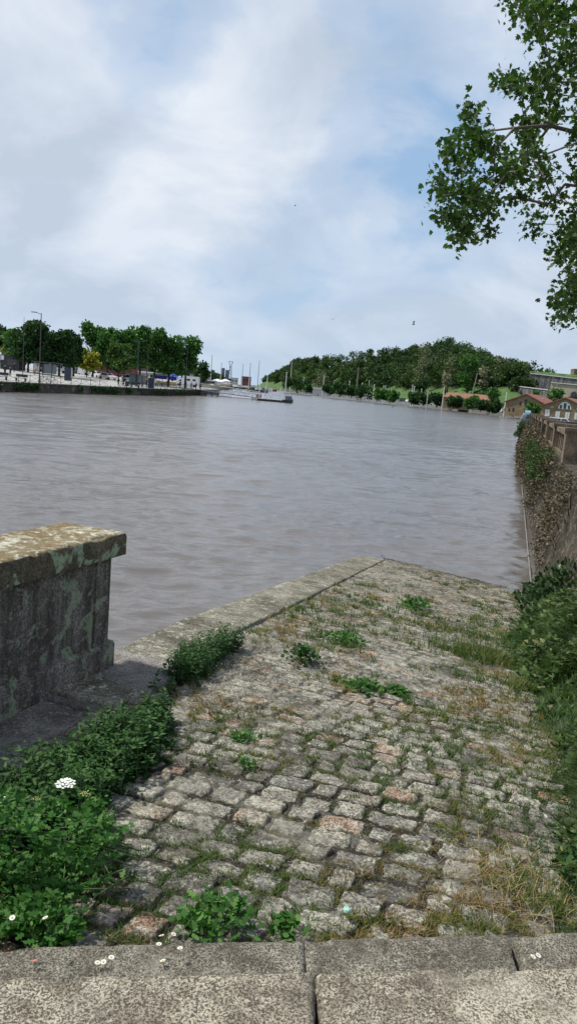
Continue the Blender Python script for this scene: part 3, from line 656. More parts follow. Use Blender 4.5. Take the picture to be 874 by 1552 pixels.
# tall grass on the bank
n = 62000; yy = 1.9*np.exp(rg.uniform(0, math.log(6.6), n)); er = edge_r(yy); xx = er-.10+np.abs(rg.normal(0, 1, n))*(.75+.08*yy)
dens = .34+.75*sst(.40, .58, fbm(xx*1.6, yy*1.6, 4, 131)); k_ = rg.uniform(0, 1, n) < dens; xx, yy, er = xx[k_], yy[k_], er[k_]
L = np.interp(yy, [2, 3.4, 4.2, 5.2, 7, 12], [.09, .14, .24, .30, .19, .12])*rg.uniform(.35, 1.1, len(xx))*np.clip(.35+(xx-er)*1.6, .3, 1.15)
P = np.column_stack([xx, yy, np.where(xx < er, rampz(xx, yy), bankz(xx, yy))-.01])
LA = 9*fbm(xx*1.9, yy*1.9, 3, 161); L = L*(.5+1.05*fbm(xx*2.4, yy*2.4, 3, 162))
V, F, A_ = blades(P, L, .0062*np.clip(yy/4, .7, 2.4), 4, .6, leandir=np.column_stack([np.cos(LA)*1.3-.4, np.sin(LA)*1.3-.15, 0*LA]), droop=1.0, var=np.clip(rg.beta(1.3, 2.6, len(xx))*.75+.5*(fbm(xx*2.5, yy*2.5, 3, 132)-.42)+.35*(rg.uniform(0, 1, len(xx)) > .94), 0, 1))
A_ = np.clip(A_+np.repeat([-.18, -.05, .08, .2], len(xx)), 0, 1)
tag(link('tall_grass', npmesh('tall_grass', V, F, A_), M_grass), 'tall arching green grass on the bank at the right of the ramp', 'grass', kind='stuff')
n = 700; q_ = np.concatenate([rg.normal([.93, 2.6], [.10, .16], (n//2, 2)), rg.normal([1.5, 4.3], [.25, .5], (n//4, 2)), rg.normal([2.3, 6.6], [.3, .5], (n//4, 2))])
q_ = q_[(q_[:, 1] > 2.15)]
P = np.column_stack([q_, rampz(q_[:, 0], q_[:, 1])+.01]); V, F, A_ = blades(P, rg.uniform(.02, .065, len(q_)), .002*np.clip(q_[:, 1]/3, 1, 3), 3, 1.3, droop=.9)
tag(link('dry_grass', npmesh('dry_grass', V, F, A_), M_dry), 'straw coloured dry grass at the right edge of the cobbles', 'grass', kind='stuff')
# leafy ground cover between the grass of the bank
n = 26000; yy = 1.9*np.exp(rg.uniform(0, math.log(6.4), n)); er = edge_r(yy); xx = er-.05+np.abs(rg.normal(0, 1, n))*(.55+.08*yy); k_ = fbm(xx*2.1, yy*2.1, 4, 171) > .55; xx, yy, er = xx[k_], yy[k_], er[k_]
P = np.column_stack([xx, yy, np.where(xx < er, rampz(xx, yy), bankz(xx, yy))+rg.uniform(.02, 1, len(xx))*np.interp(yy, [2, 4, 7, 12], [.07, .2, .26, .2])*np.clip(.3+(xx-er)*1.5, .25, 1)]); a = rg.uniform(0, 6.28, len(xx))
V, F, A_ = leaves(P, np.stack([np.cos(a), np.sin(a), rg.uniform(-.3, .6, len(xx))], -1), FERN, rg.uniform(.02, .055, len(xx))*np.clip(yy/4, .8, 1.8), flat=1.3)
tag(link('bank_weeds', npmesh('bank_weeds', V, F, A_), M_bankw), 'mixed leafy weeds tangled through the grass of the right bank', 'weeds', kind='stuff')
# bushes on the right
def leafbush(name, label, boxes, n, size, mat_, base_, shape=OVAL, cat='bush'):
    parts = []; s = MB(); b0 = Vector(base_)
    for c_, r_ in boxes:
        k = int(n*r_[0]*r_[2]); d_ = rg.normal(size=(k, 3)); d_ /= np.linalg.norm(d_, axis=1)[:, None]
        rad = rg.uniform(.45, 1.05, k)**.6; nz = .75+.5*fbm((d_[:, 0]+c_[0])*4, (d_[:, 2]+c_[1])*4, 3, 141)
        P = np.array(c_)[None]+d_*rad[:, None]*nz[:, None]*np.array(r_)[None]
        parts.append(leaves(P, d_+rg.normal(0, .6, (k, 3))+np.array([0, 0, .2]), shape, size*rg.uniform(.6, 1.2, k), flat=.6))
        for j in range(7):
            e = Vector(c_)+Vector((rnd.uniform(-.7, .7)*r_[0], rnd.uniform(-.7, .7)*r_[1], rnd.uniform(-.2, .8)*r_[2])); s.tube([b0, b0.lerp(e, .5)+Vector((0, 0, .05)), e], [.014, .009, .003], 4)
    V, F, A_ = cat_(parts); return plant(name, label, cat, V, F, A_, mat_, base_, s, mat('brown_twig', (.06, .045, .03), .8))
bq = at(862, 940, Y=10.5)
leafbush('bramble_bush', 'dark leafy bush with pale whitish sprays where the ramp meets the river wall', [(tuple(at(852, 925, Y=12.4)), (.75, .9, .5)), (tuple(at(838, 950, Y=11.2)), (.6, .8, .42)), (tuple(at(868, 975, Y=10.0)), (.7, .8, .5)), (tuple(at(880, 915, Y=11.6)), (.8, .9, .6)), (tuple(at(848, 1000, Y=8.8)), (.5, .7, .34)), (tuple(at(872, 1030, Y=8.0)), (.5, .6, .36))], 6000, .085, M_bush, (4.9, 11.3, .8))
leafbush('hedge_shrub', 'dark green shrub filling the right edge above the tall grass', [((3.4, 6.9, 1.65), (.45, .7, .42)), ((3.75, 8.0, 1.7), (.5, .7, .5)), ((3.1, 5.6, 1.75), (.35, .6, .35))], 5200, .065, M_bush, (3.5, 7.0, 1.5))
leafbush('low_shrub', 'low dark leafy weed at the far right just above the step', [((1.3, 2.55, 1.93), (.16, .22, .12)), ((1.62, 2.9, 1.95), (.2, .3, .17)), ((1.8, 3.5, 1.95), (.22, .4, .2))], 16000, .034, M_nettle, (1.5, 2.7, 1.85), cat='plant')
# ------------------------------------------------------------------ river wall with balustrade (right)
AX = Vector((.2705, .9627)); NX = Vector((-.9627, .2705))      # along the river, and towards the water
WB = Vector((wall_x(24), 24.0))
def wp(a, b_): q = WB+AX*a+NX*b_; return (q.x, q.y)
Y_END = (67-24)/.9627
RW = empty('river_wall', (WB.x, WB.y, 0), 'dark sloping stone river wall below the balustrade at the right edge', 'wall')
# battered face as displaced grid
na, nz_ = 420, 60; a_ = np.linspace(-24, Y_END, na); zz_ = np.linspace(-.3, 2.15, nz_); AA, ZZ = np.meshgrid(a_, zz_, indexing='ij')
bat = .52*(1-(ZZ/2.15))+.12*(fbm(AA*.5, ZZ*1.2, 3, 201)-.5)+.16*(fbm(AA*2.2+ZZ*3.0, ZZ*2.4, 4, 202)-.5)+.06*(fbm((AA-ZZ*1.0)*7, (ZZ+AA)*.8, 3, 203)-.5)
XX = WB.x+AX.x*AA+NX.x*bat-WB.x; YY = WB.y+AX.y*AA+NX.y*bat-WB.y
I = np.arange(AA.size).reshape(AA.shape)
link('wall_face', npmesh('wall_face', np.stack([XX, YY, ZZ], -1).reshape(-1, 3), np.stack([I[:-1, :-1], I[1:, :-1], I[1:, 1:], I[:-1, 1:]], -1).reshape(-1, 4)), M_riv, RW, True)
s = MB(); pts = [wp(a, -.01) for a in (-24, Y_END)]+[wp(a, -.9) for a in (Y_END, -24)]
s.slab([(x-WB.x, y-WB.y) for x, y in pts], 2.05, 2.22); s.build('coping', M_riv, RW)
s = MB(); pts = [wp(Y_END, .5), wp(Y_END+.4, .1), wp(Y_END+.4, -6), wp(Y_END, -6)]; s.slab([(x-WB.x, y-WB.y) for x, y in pts], -.5, 2.1); s.build('end_wall', M_riv, RW)
s = MB(); s.tube([(wp(a, .66)[0]-WB.x, wp(a, .66)[1]-WB.y, .075) for a in np.linspace(-10, 26, 60)], .014, 5); s.build('footing_rail', mat('grey_concrete', (.20, .195, .18), .9, 0, .2), RW)
BL = empty('balustrade', (WB.x, WB.y, 2.2), 'brown stone balustrade with pillars on top of the river wall at the right', 'balustrade')
def bal(name, a0, a1, b0, b1, z0, z1, s=None, j=0):
    P = [wp(a0, b0), wp(a1, b0), wp(a1, b1), wp(a0, b1)]
    s2 = s or MB(); s2.slab([(x-WB.x, y-WB.y) for x, y in P], z0-2.2, z1-2.2)
    if s is None: s2.build(name, M_bal, BL)
    return s2
piers = [Y_END-.35-6.0*k for k in range(0, 9)]
for i, a in enumerate(piers):
    bal('pillar', a-.35, a+.35, -.62, .04, 2.222, 3.08); bal('pillar_cap', a-.42, a+.42, -.68, .10, 3.083, 3.17)
    if i < len(piers)-1:
        a0, a1 = piers[i+1]+.36, a-.36
        bal('base_course', a0, a1, -.5, -.06, 2.222, 2.36); bal('handrail', a0, a1, -.53, -.02, 2.93, 3.07)
        nb = 6; w = (a1-a0)/nb
        for k in range(nb):
            c_ = a0+w*(k+.5); bal('baluster', c_-.13, c_+.13, -.42, -.12, 2.362, 2.928)
        bal('cross_bar', a0, a1, -.32, -.22, 2.60, 2.66)
# shrubs and dead creeper on the wall
M_creep = leafmat('dry_creeper', [(0, (.035, .028, .018)), (.4, (.085, .066, .045)), (.8, (.16, .125, .09)), (1, (.28, .22, .17))], .15)
M_creepg = leafmat('green_creeper', [(0, (.02, .04, .012)), (.6, (.045, .085, .025)), (1, (.09, .14, .05))], .2)
def creeper(name, label, a0, a1, z0, z1, n, size, mt, thr, cat='climbing plant', bulge=.35):
    a = rg.uniform(a0, a1, n*3); z = rg.uniform(z0, z1, n*3); k = fbm(a*.6, z*1.4, 4, int(a0*7) % 90+211)+.12*(fbm(a*4, z*4, 2, 5)-.5) > thr; a = a[k][:n]; z = z[k][:n]
    b_ = .52*(1-z/2.15)+.10+rg.uniform(0, bulge, len(a))*fbm(a*1.5, z*1.5, 3, 214)*1.6
    P = np.column_stack([WB.x+AX.x*a+NX.x*b_, WB.y+AX.y*a+NX.y*b_, z]); base_ = P.mean(0)
    V, F, A_ = leaves(P, rg.normal(size=(len(a), 3))+np.array([-.6, -.2, 0]), OVAL, size*rg.uniform(.5, 1.3, len(a)), flat=.4)
    st_ = MB()
    for i in range(0, len(a), max(1, len(a)//40)):
        q_ = Vector(P[i]); r0 = Vector((WB.x+AX.x*a[i]+NX.x*.1, WB.y+AX.y*a[i]+NX.y*.1, max(.3, z[i]-.6))); st_.tube([r0, r0.lerp(q_, .5), q_], [.02, .012, .005], 4)
    st_.tube([(WB.x+AX.x*q_+NX.x*.12, WB.y+AX.y*q_+NX.y*.12, max(.3, (z0+z1)/2-.5)) for q_ in np.linspace(a.min(), a.max(), 12)], .025, 5)
    return plant(name, label, cat, V, F, A_, mt, tuple(base_), st_, _m['brown_twig'], 'foliage')
creeper('creeper', 'dry brownish creeper covering the far part of the river wall under the balustrade', 12, Y_END, .3, 2.5, 26000, .11, M_creep, .36)
creeper('creeper', 'dry pale creeper hanging over the near half of the river wall', 0, 16, .6, 2.4, 14000, .075, M_creep, .44)
creeper('creeper', 'sparse dry creeper low on the river wall just above the dark bush', -10, 2, .5, 2.3, 5000, .055, M_creep, .50)
creeper('wall_shrub', 'green ivy bunch at the very end of the river wall below the last pillar', Y_END-4, Y_END+.2, 1.2, 2.35, 2600, .15, M_creepg, .3, 'ivy', .7)
creeper('wall_shrub', 'green ivy patch in the middle of the far river wall', 21, 25, .6, 1.3, 420, .12, M_creepg, .5, 'ivy', .4)
creeper('wall_shrub', 'dark green ivy hanging near the right edge of the river wall under the rail', -2, 9, 1.5, 2.35, 3500, .08, M_creepg, .45, 'ivy', .6)
# ------------------------------------------------------------------ plane tree, upper right
M_plane = leafmat('plane_leaf', [(0, (.025, .05, .012)), (.5, (.05, .095, .022)), (.85, (.10, .145, .045)), (1, (.18, .22, .09))], .34, .6)
M_bark = mat('bark', (.10, .085, .065), .9, 0, .35, 5, .5)
PTb = Vector((11.5, 15.0, 1.9))
PT = empty('plane_tree', PTb, 'large leafy tree whose branches hang into the upper right corner', 'tree')
outline = [(770, -60), (765, 22), (800, 45), (805, 62), (781, 85), (779, 100), (742, 120), (716, 135), (692, 178), (655, 205), (658, 222), (648, 262), (655, 270), (668, 300), (640, 316), (664, 328), (672, 355), (690, 372), (708, 368), (722, 345), (740, 362), (748, 330), (775, 318), (790, 362), (808, 366), (808, 345), (830, 350), (842, 380), (822, 420), (828, 470), (840, 492), (874, 502), (1250, 640), (1300, -400), (770, -400)]
holes = [((838, 205), 20, 16), ((778, 285), 22, 12), ((838, 75), 14, 12), ((795, 325), 8, 14), ((822, 300), 14, 9), ((740, 240), 9, 5), ((860, 355), 8, 8), ((800, 100), 8, 8)]
cl_ = []
while len(cl_) < 900:
    x, y = rnd.uniform(638, 1300), rnd.uniform(-400, 640)
    if x > 900 and rnd.random() < .55: continue
    if y < -20 and rnd.random() < .5: continue
    if not inpoly(np.array([float(x)]), np.array([float(y)]), outline)[0]: continue
    if any(((x-h[0][0])/h[1])**2+((y-h[0][1])/h[2])**2 < 1 for h in holes): continue
    if x < (874 if y < 330 else 838) and fbm(np.array([x/26.]), np.array([y/26.]), 3, 301)[0] < .49: continue
    cl_.append(at(x, y, Y=rnd.uniform(11.5, 17) if x > 760 else rnd.uniform(11.8, 14.5)))
nodes = [PTb+Vector((0, 0, h)) for h in (0, 1.5, 3, 4.5, 6, 7.5, 9, 10.5)]; par = [None, 0, 1, 2, 3, 4, 5, 6]
tips = [(720, 190, 12.8), (850, 60, 14), (845, 150, 14.5), (860, 280, 13.5), (865, 430, 13), (1000, 100, 15), (1050, -150, 15), (900, -200, 14), (1100, 300, 17)]
for (x, y, Yd) in tips:
    tip = at(x, y, Y=Yd); k0 = min(range(8), key=lambda i: abs(nodes[i].z-(tip.z-1.5))+ (0 if i > 1 else 5)); pr_ = k0; st0 = nodes[k0]
    for j in range(1, 15):
        f_ = j/14; q_ = st0.lerp(tip, f_)+Vector((0, 0, .9*math.sin(f_*math.pi)))+Vector((rnd.gauss(0, .07), rnd.gauss(0, .07), rnd.gauss(0, .07))); nodes.append(q_); par.append(pr_); pr_ = len(nodes)-1
order = sorted(range(len(cl_)), key=lambda i: (cl_[i]-PTb-Vector((0, 0, 6))).length)
NP = np.array([list(q_) for q_ in nodes]); leafc = []
for i in order:
    c_ = np.array(cl_[i]); d_ = np.linalg.norm(NP-c_, axis=1)+.15*np.maximum(0, NP[:, 0]*-1+c_[0]); k0 = int(d_.argmin())
    a0 = Vector(NP[k0]); a1 = cl_[i]; L_ = (a1-a0).length; ns = max(1, int(L_/.35)); pr_ = k0
    for j in range(1, ns+1):
        f_ = j/ns; q_ = a0.lerp(a1, f_)+Vector((rnd.gauss(0, .03), rnd.gauss(0, .03), .10*L_*math.sin(f_*math.pi))); nodes.append(q_); par.append(pr_); pr_ = len(nodes)-1; leafc.append(q_)
    NP = np.array([list(q_) for q_ in nodes])
cnt = [0]*len(nodes)
for i in range(len(nodes)-1, 0, -1):
    cnt[i] += 1
    if par[i] is not None: cnt[par[i]] += cnt[i]
rad = [min(.42, .0055*(c_**.47)) for c_ in cnt]
s = MB(); tk = MB()
for i in range(1, len(nodes)):
    mb_ = tk if i < 8 else s
    r0, r1 = min(rad[par[i]], rad[i]*1.35), rad[i]
    mb_.tube([nodes[par[i]]-PTb, nodes[i]-PTb], [r0, r1] if i >= 8 else [.42-.03*(i-1), .42-.03*i], 10 if i < 8 else (5 if rad[i] > .02 else 3), False)
tk.build('trunk', M_bark, PT, True); s.build('limbs', M_bark, PT, True)
LC = np.array([list(q_) for q_ in leafc]+[list(q_) for q_ in cl_ for _ in range(2)]); k = 11
P = np.repeat(LC, k, 0)+rg.normal(0, .10, (len(LC)*k, 3)); D = rg.normal(size=(len(P), 3)); D[:, 2] -= .8
V, F, A_ = leaves(P-np.array(PTb)[None], D, MAPLE, rg.uniform(.045, .12, len(P)), flat=.9, fold=.3, var=np.clip(rg.beta(2, 3, len(P))+.0, 0, 1))
link('foliage', npmesh('foliage', V, F, A_), M_plane, PT)
print('plane leaves', len(P), 'nodes', len(nodes))
# ------------------------------------------------------------------ far ground: left quay, right bank and hill
bankL = [(-70, 20), (-50, 60), (-38.8, 99), (-35.0, 115.8), (-30.4, 132), (-27, 152), (-24.2, 186), (-24.0, 232), (-46, 330), (-62, 650), (-92, 1000), (-120, 1400), (-97, 1700)]
bankR = [tuple(wp(Y_END+.3, 0)), (44, 150), (75, 256), (66, 285), (61, 312), (53, 364), (48.5, 447), (47, 560), (43, 734), (12, 837), (-34, 900), (-62, 1000), (-85, 1300), (-95, 1700)]
M_pave = mat('quay_paving', (.30, .29, .27), .9, 0, .15, .4)
M_asph = mat('asphalt', (.16, .16, .155), .9, 0, .2, .5)
BLn = np.array(bankL, float)
def dist_left(x, y):
    x = np.asarray(x, float); y = np.asarray(y, float); d = np.full(x.shape, 1e9)
    for i in range(len(BLn)-1):
        p0, p1 = BLn[i], BLn[i+1]; e = p1-p0; t_ = np.clip(((x-p0[0])*e[0]+(y-p0[1])*e[1])/(e@e), 0, 1)
        d = np.minimum(d, np.hypot(x-p0[0]-t_*e[0], y-p0[1]-t_*e[1]))
    return d
def leftz(x, y): return 1.3+.045*np.clip(dist_left(x, y)-.6, 0, 46)
yl = np.concatenate([np.linspace(20, 330, 90), np.linspace(340, 1700, 40)]); sl = np.concatenate([[0, .6], np.linspace(2, 60, 30), [80, 150, 600, 3400]])
xb = np.interp(yl, BLn[:, 1], BLn[:, 0]); SS, YL = np.meshgrid(sl, yl, indexing='ij'); XL = xb[None]-SS; zl_ = leftz(XL, YL)
I = np.arange(XL.size).reshape(XL.shape)
M_pave2 = mat('pale_paving', (.33, .32, .30), .9, 0, .18, .35)
tag(link('left_quay_ground', npmesh('left_quay_ground', np.stack([XL, YL, zl_], -1).reshape(-1, 3), np.stack([I[:-1, :-1], I[:-1, 1:], I[1:, 1:], I[1:, :-1]], -1).reshape(-1, 4)), M_pave2, None, True), kind='structure')
MB_ = MB().slab([wp(-40, -.88), wp(Y_END, -.88), wp(Y_END, -200), wp(-40, -200)], 1.0, 1.95).build('right_quay_ground', M_pave); MB_['kind'] = 'structure'
# right terrain grid
BR = np.array(bankR)
def dist_bank(x, y, BRr=BR):
    d = np.full(x.shape, 1e9)
    for i in range(len(BRr)-1):
        p0, p1 = BRr[i], BRr[i+1]; e = p1-p0; t_ = np.clip(((x-p0[0])*e[0]+(y-p0[1])*e[1])/(e@e), 0, 1)
        d = np.minimum(d, np.hypot(x-p0[0]-t_*e[0], y-p0[1]-t_*e[1]))
    ins = x > np.interp(y, BRr[:, 1], BRr[:, 0]) if True else None
    return np.where(ins, d, -d)
BRm = BR.copy()
def hillz(x, y):
    s_ = dist_bank(x, y)
    f_ = sst(215, 300, y); bump_ = 1+.25*(fbm(x/60, y/60, 3, 401)-.5)
    lo_ = np.interp(y, [300, 360, 430, 520, 850, 1050, 1500], [.08, .35, .8, 1, 1, .7, .2]); kx = sst(.275, .31, x/y); lo_ = lo_*(1-.66*sst(.175, .235, x/y))
    return np.where(s_ < 0, -.8, 1.0)+(f_*(sst(7, 32, s_)*10.5*(1-kx)+kx*sst(6, 75, s_)*9.5+sst(27, 60, s_)*22*lo_*(1-sst(96, 125, x)*sst(520, 420, y)))*bump_)*(s_ > 0)+.25*(fbm(x/5, y/5, 2, 402)-.5)*sst(6, 20, s_)*f_
M_hill = newmat('hill_grass'); m, t, p, o = M_hill; g = N(t, 'ShaderNodeTexCoord'); v = g.outputs['Object']
setc(t, p, ramp(t, noise(t, v, .25, 8, .75), [(.32, (.028, .055, .012)), (.5, (.05, .11, .02)), (.62, (.08, .15, .03)), (.72, (.13, .14, .05))])); p.inputs['Roughness'].default_value = .95; bump(t, p, noise(t, v, .9, 6, .7), 1, .6)
M_hill = m
Z1 = []
yl = np.concatenate([np.linspace(68, 300, 60), np.linspace(304, 700, 90), np.linspace(712, 1700, 50)]); sl = np.concatenate([np.linspace(0, 5, 3), np.linspace(7, 140, 80), np.linspace(150, 200, 6), np.linspace(230, 3000, 12)])
xb = np.interp(yl, BR[:, 1], BR[:, 0]); SS, YL = np.meshgrid(sl, yl, indexing='ij'); XL = xb[None]+SS; 
hz_ = hillz(XL+.01, YL); hz_[0] = 1.0; 
I = np.arange(XL.size).reshape(XL.shape)
me = npmesh('hill', np.stack([XL, YL, hz_], -1).reshape(-1, 3), np.stack([I[:-1, :-1], I[1:, :-1], I[1:, 1:], I[:-1, 1:]], -1).reshape(-1, 4))
tag(link('hillside', me, M_hill, None, True), kind='structure')
s = MB(); bl = bankR[:-1]; bi = [(x+9, y+1) for x, y in bl]; s.slab(bl+bi[::-1], -.5, 1.12); tag(s.build('riverside_road', M_asph), kind='structure')
# far town/land behind everything
MB().slab([(-3500, 1690), (3500, 1690), (3500, 4000), (-3500, 4000)], -.5, 1.2).build('far_plain', M_hill)['kind'] = 'structure'
# ------------------------------------------------------------------ trees
M_bark2 = mat('dark_bark', (.05, .042, .034), .9, 0, .3, 3)
def lmat(name, c, sp=.45): return leafmat(name, [(0, tuple(x*(1-sp) for x in c)), (.6, c), (1, tuple(min(1, x*(1+sp*1.3)) for x in c))], .22)
T_dark = lmat('dark_tree_leaf', (.030, .070, .021)); T_mid = lmat('mid_tree_leaf', (.060, .142, .032)); T_lite = lmat('light_tree_leaf', (.075, .135, .035))
T_yel = lmat('yellow_tree_leaf', (.27, .26, .03)); T_pale = lmat('pale_tree_leaf', (.15, .165, .09)); T_grey = lmat('grey_tree_leaf', (.24, .23, .16))
def crown_pts(c, r, n, lobes, seed, gap=.42):
    rs = np.random.default_rng(seed); P = []
    for k in range(lobes):
        a = rs.uniform(0, 2*np.pi); h = rs.uniform(-.62, .72); q_ = math.sqrt(max(.05, 1-h*h))*rs.uniform(.25, .72)
        lc = np.array([math.cos(a)*q_, math.sin(a)*q_, h])*np.array(r); lr = rs.uniform(.26, .46)*np.array(r).mean()*np.array([1, 1, .85])
        m_ = n//lobes; d_ = rs.normal(size=(m_, 3)); d_ /= np.linalg.norm(d_, axis=1)[:, None]; rad = rs.uniform(.4, 1.12, m_)**.7*(.75+.55*vn(d_[:, 0]*3+k*7, d_[:, 2]*3+d_[:, 1]*2, k+seed % 50))
        P.append(np.array(c)+lc+d_*rad[:, None]*lr)
    return np.concatenate(P)
QUAD = [(0, .0), (.35, .42), (1, .1), (.7, -.42)]
tree_n = 0
def tree(label, base_, H_, rw, mt, n=1500, ls=.45, trunk=.28, lobes=12, group=None, name='tree', rh=None, lean=0, cat='tree'):
    global tree_n; tree_n += 1; sd_ = 500+tree_n; rs = np.random.default_rng(sd_); rr_ = random.Random(sd_)
    r = empty(name, base_, label, cat, group)
    ch = H_*(1-trunk); rz = (rh or ch*.55); cz = H_-rz*.98; c_ = (lean, 0, cz)
    P = crown_pts(c_, (rw, rw, rz), n, lobes, sd_)
    V, F, A_ = leaves(P, rs.normal(size=(len(P), 3)), QUAD, ls*rs.uniform(.6, 1.3, len(P)), flat=.8, fold=.1, rng=rs)
    link('crown', npmesh('crown', V, F, A_), mt, r)
    s = MB(); tr_ = max(.08, H_*.018); s.tube([(0, 0, -.3), (lean*.3, 0, H_*trunk), (lean*.8, 0, cz+rz*.2)], [tr_*1.3, tr_, tr_*.4], 7)
    for k in range(7):
        a = rr_.uniform(0, 6.28); z0 = H_*trunk*rr_.uniform(.8, 1.3); e = (lean+math.cos(a)*rw*.65, math.sin(a)*rw*.65, cz+rr_.uniform(-.3, .5)*rz); s.tube([(lean*.3, 0, z0), ((lean*.3+e[0])*.5, e[1]*.5, (z0+e[2])*.55), e], [tr_*.5, tr_*.3, tr_*.1], 4)
    s.build('trunk', M_bark2, r, True); return r
def ptree(label, px, ybase, ytop, wpx, Yd, mt, zb=None, **k):
    """tree measured in the photo: centre column, foot and top rows, crown width, at distance Yd"""
    b0 = at(px, ybase, Y=Yd); tp = at(px+(ybase-ytop)*.084, ytop, Y=Yd)
    if zb == 'L': b0.z = float(leftz(b0.x, b0.y))-.1
    elif zb is not None: b0.z = zb
    else: b0.z = float(hillz(np.array([b0.x]), np.array([b0.y]))[0])-.2
    return tree(label, b0, tp.z-b0.z, wpx/2*Yd/F_PX, mt, **k)
# left quay trees
G = 1.3
for a in [
 ('dark rounded tree at the far left edge behind the black kiosk', -8, 560, 487, 50, 175, T_dark, dict(n=2600)),
 ('tall dark tree behind the black kiosk, left of the tall lamp post', 43, 562, 485, 58, 150, T_dark, dict(n=3200)),
 ('mid green tree showing between the two darkest trees, behind the tall lamp post', 24, 560, 500, 40, 165, T_mid, dict(n=1800)),
 ('dark round tree right of the tall lamp post, above the bus shelter', 90, 560, 497, 50, 150, T_dark, dict(n=3000)),
 ('loose dark tree beside the gap of sky at the left', 112, 560, 497, 24, 160, T_dark, dict(n=900, lobes=8)),
 ('yellow leaved tree above the parked cars on the left quay', 132, 560, 531, 40, 170, T_yel, dict(n=1400, rh=2.3)),
 ('small yellow shrub at the far left between dark trees', 12, 545, 521, 16, 172, T_yel, dict(n=400)),
 ('tall plane tree standing first right of the gap of sky', 141, 566, 487, 34, 178, T_mid, dict(n=1700, lobes=9, trunk=.4)),
 ('tall plane tree second right of the gap of sky', 163, 566, 496, 34, 176, T_mid, dict(n=2000, trunk=.35)),
 ('tall plane tree behind the couple walking on the quay', 188, 568, 497, 36, 172, T_mid, dict(n=2200, trunk=.35)),
 ('lower olive green tree in front of the tall plane trees', 180, 568, 519, 32, 158, T_lite, dict(n=1700, trunk=.3)),
 ('tall plane tree with the highest top of the row on the left quay', 212, 570, 491, 38, 178, T_mid, dict(n=2400, trunk=.35)),
 ('tall plane tree behind the dark panel on the left quay', 234, 572, 496, 36, 182, T_mid, dict(n=2400, trunk=.35)),
 ('tall plane tree above the market stalls', 256, 574, 503, 36, 184, T_mid, dict(n=2400, trunk=.3)),
 ('last tall plane tree of the row, above the white camper van', 281, 576, 507, 42, 190, T_mid, dict(n=2800, trunk=.28)),
 ('small round tree just right of the last plane tree', 303, 580, 548, 26, 215, T_dark, dict(n=1000, trunk=.2)),
]:
    k_ = dict(a[-1]); k_['n'] = int(k_['n']*1.9); k_.setdefault('trunk', .2); k_['trunk'] = min(k_['trunk'], .24); k_.setdefault('lobes', 18)
    ptree(*a[:5], a[5]*1.18, *a[6:-1], zb='L', ls=.62, group=None, **k_) if False else ptree(a[0], a[1], a[2], a[3], a[4]*1.2, a[5], a[6], zb='L', ls=.60, **k_)
# right bank trees
for i, (px, yb, yt, w, Yd, mt, lab) in enumerate([
 (437, 588, 571, 15, 520, T_dark, 'small bank tree furthest upriver, left end of the row on the right bank'), (452, 590, 573, 17, 500, T_dark, 'small bank tree second from the left end of the row on the right bank'), (465, 591, 575, 14, 480, T_dark, 'small bank tree just left of the white roofed shed'),
 (497, 597, 581, 16, 430, T_dark, 'small bank tree just right of the white roofed shed'), (514, 600, 579, 22, 420, T_dark, 'broad bank tree below the tall wooden pole'), (532, 603, 584, 16, 400, T_dark, 'bank tree right of the broad one under the pole'), (552, 606, 585, 24, 390, T_dark, 'dark bank tree beside the leaning bank posts'),
 (576, 608, 590, 20, 350, T_mid, 'green bank bush at the foot of the grassy slope'), (595, 611, 592, 20, 340, T_mid, 'green bank bush with yellowish top on the grassy slope'), (626, 613, 595, 18, 320, T_dark, 'dark bank tree left of the twin white posts'), (642, 614, 595, 22, 315, T_dark, 'dark bank tree right of the twin white posts'), (662, 616, 596, 20, 310, T_dark, 'dark bank tree close to the long brick house'),
 (687, 617, 602, 22, 285, T_dark, 'small round tree in front of the long brick house, left one'), (716, 622, 600, 24, 275, T_mid, 'taller tree in front of the long brick house'), (727, 624, 608, 18, 265, T_dark, 'low round tree at the right end of the long brick house'), (747, 626, 606, 20, 262, T_dark, 'dark tree between the brick house and the gabled house'),
 (771, 628, 615, 10, 245, T_mid, 'tiny tree in front of the left corner of the gabled house'), (804, 633, 612, 20, 232, T_mid, 'tree in front of the gabled house near its right corner'), (737, 612, 583, 40, 300, T_mid, 'large bright green tree on the slope behind the long brick house')]):
    ptree(lab, px, yb, yt, w*1.45 if w < 30 else w, Yd, mt, n=1500 if w < 30 else 2400, ls=.8, trunk=.15, zb=1.0 if w < 30 else None)
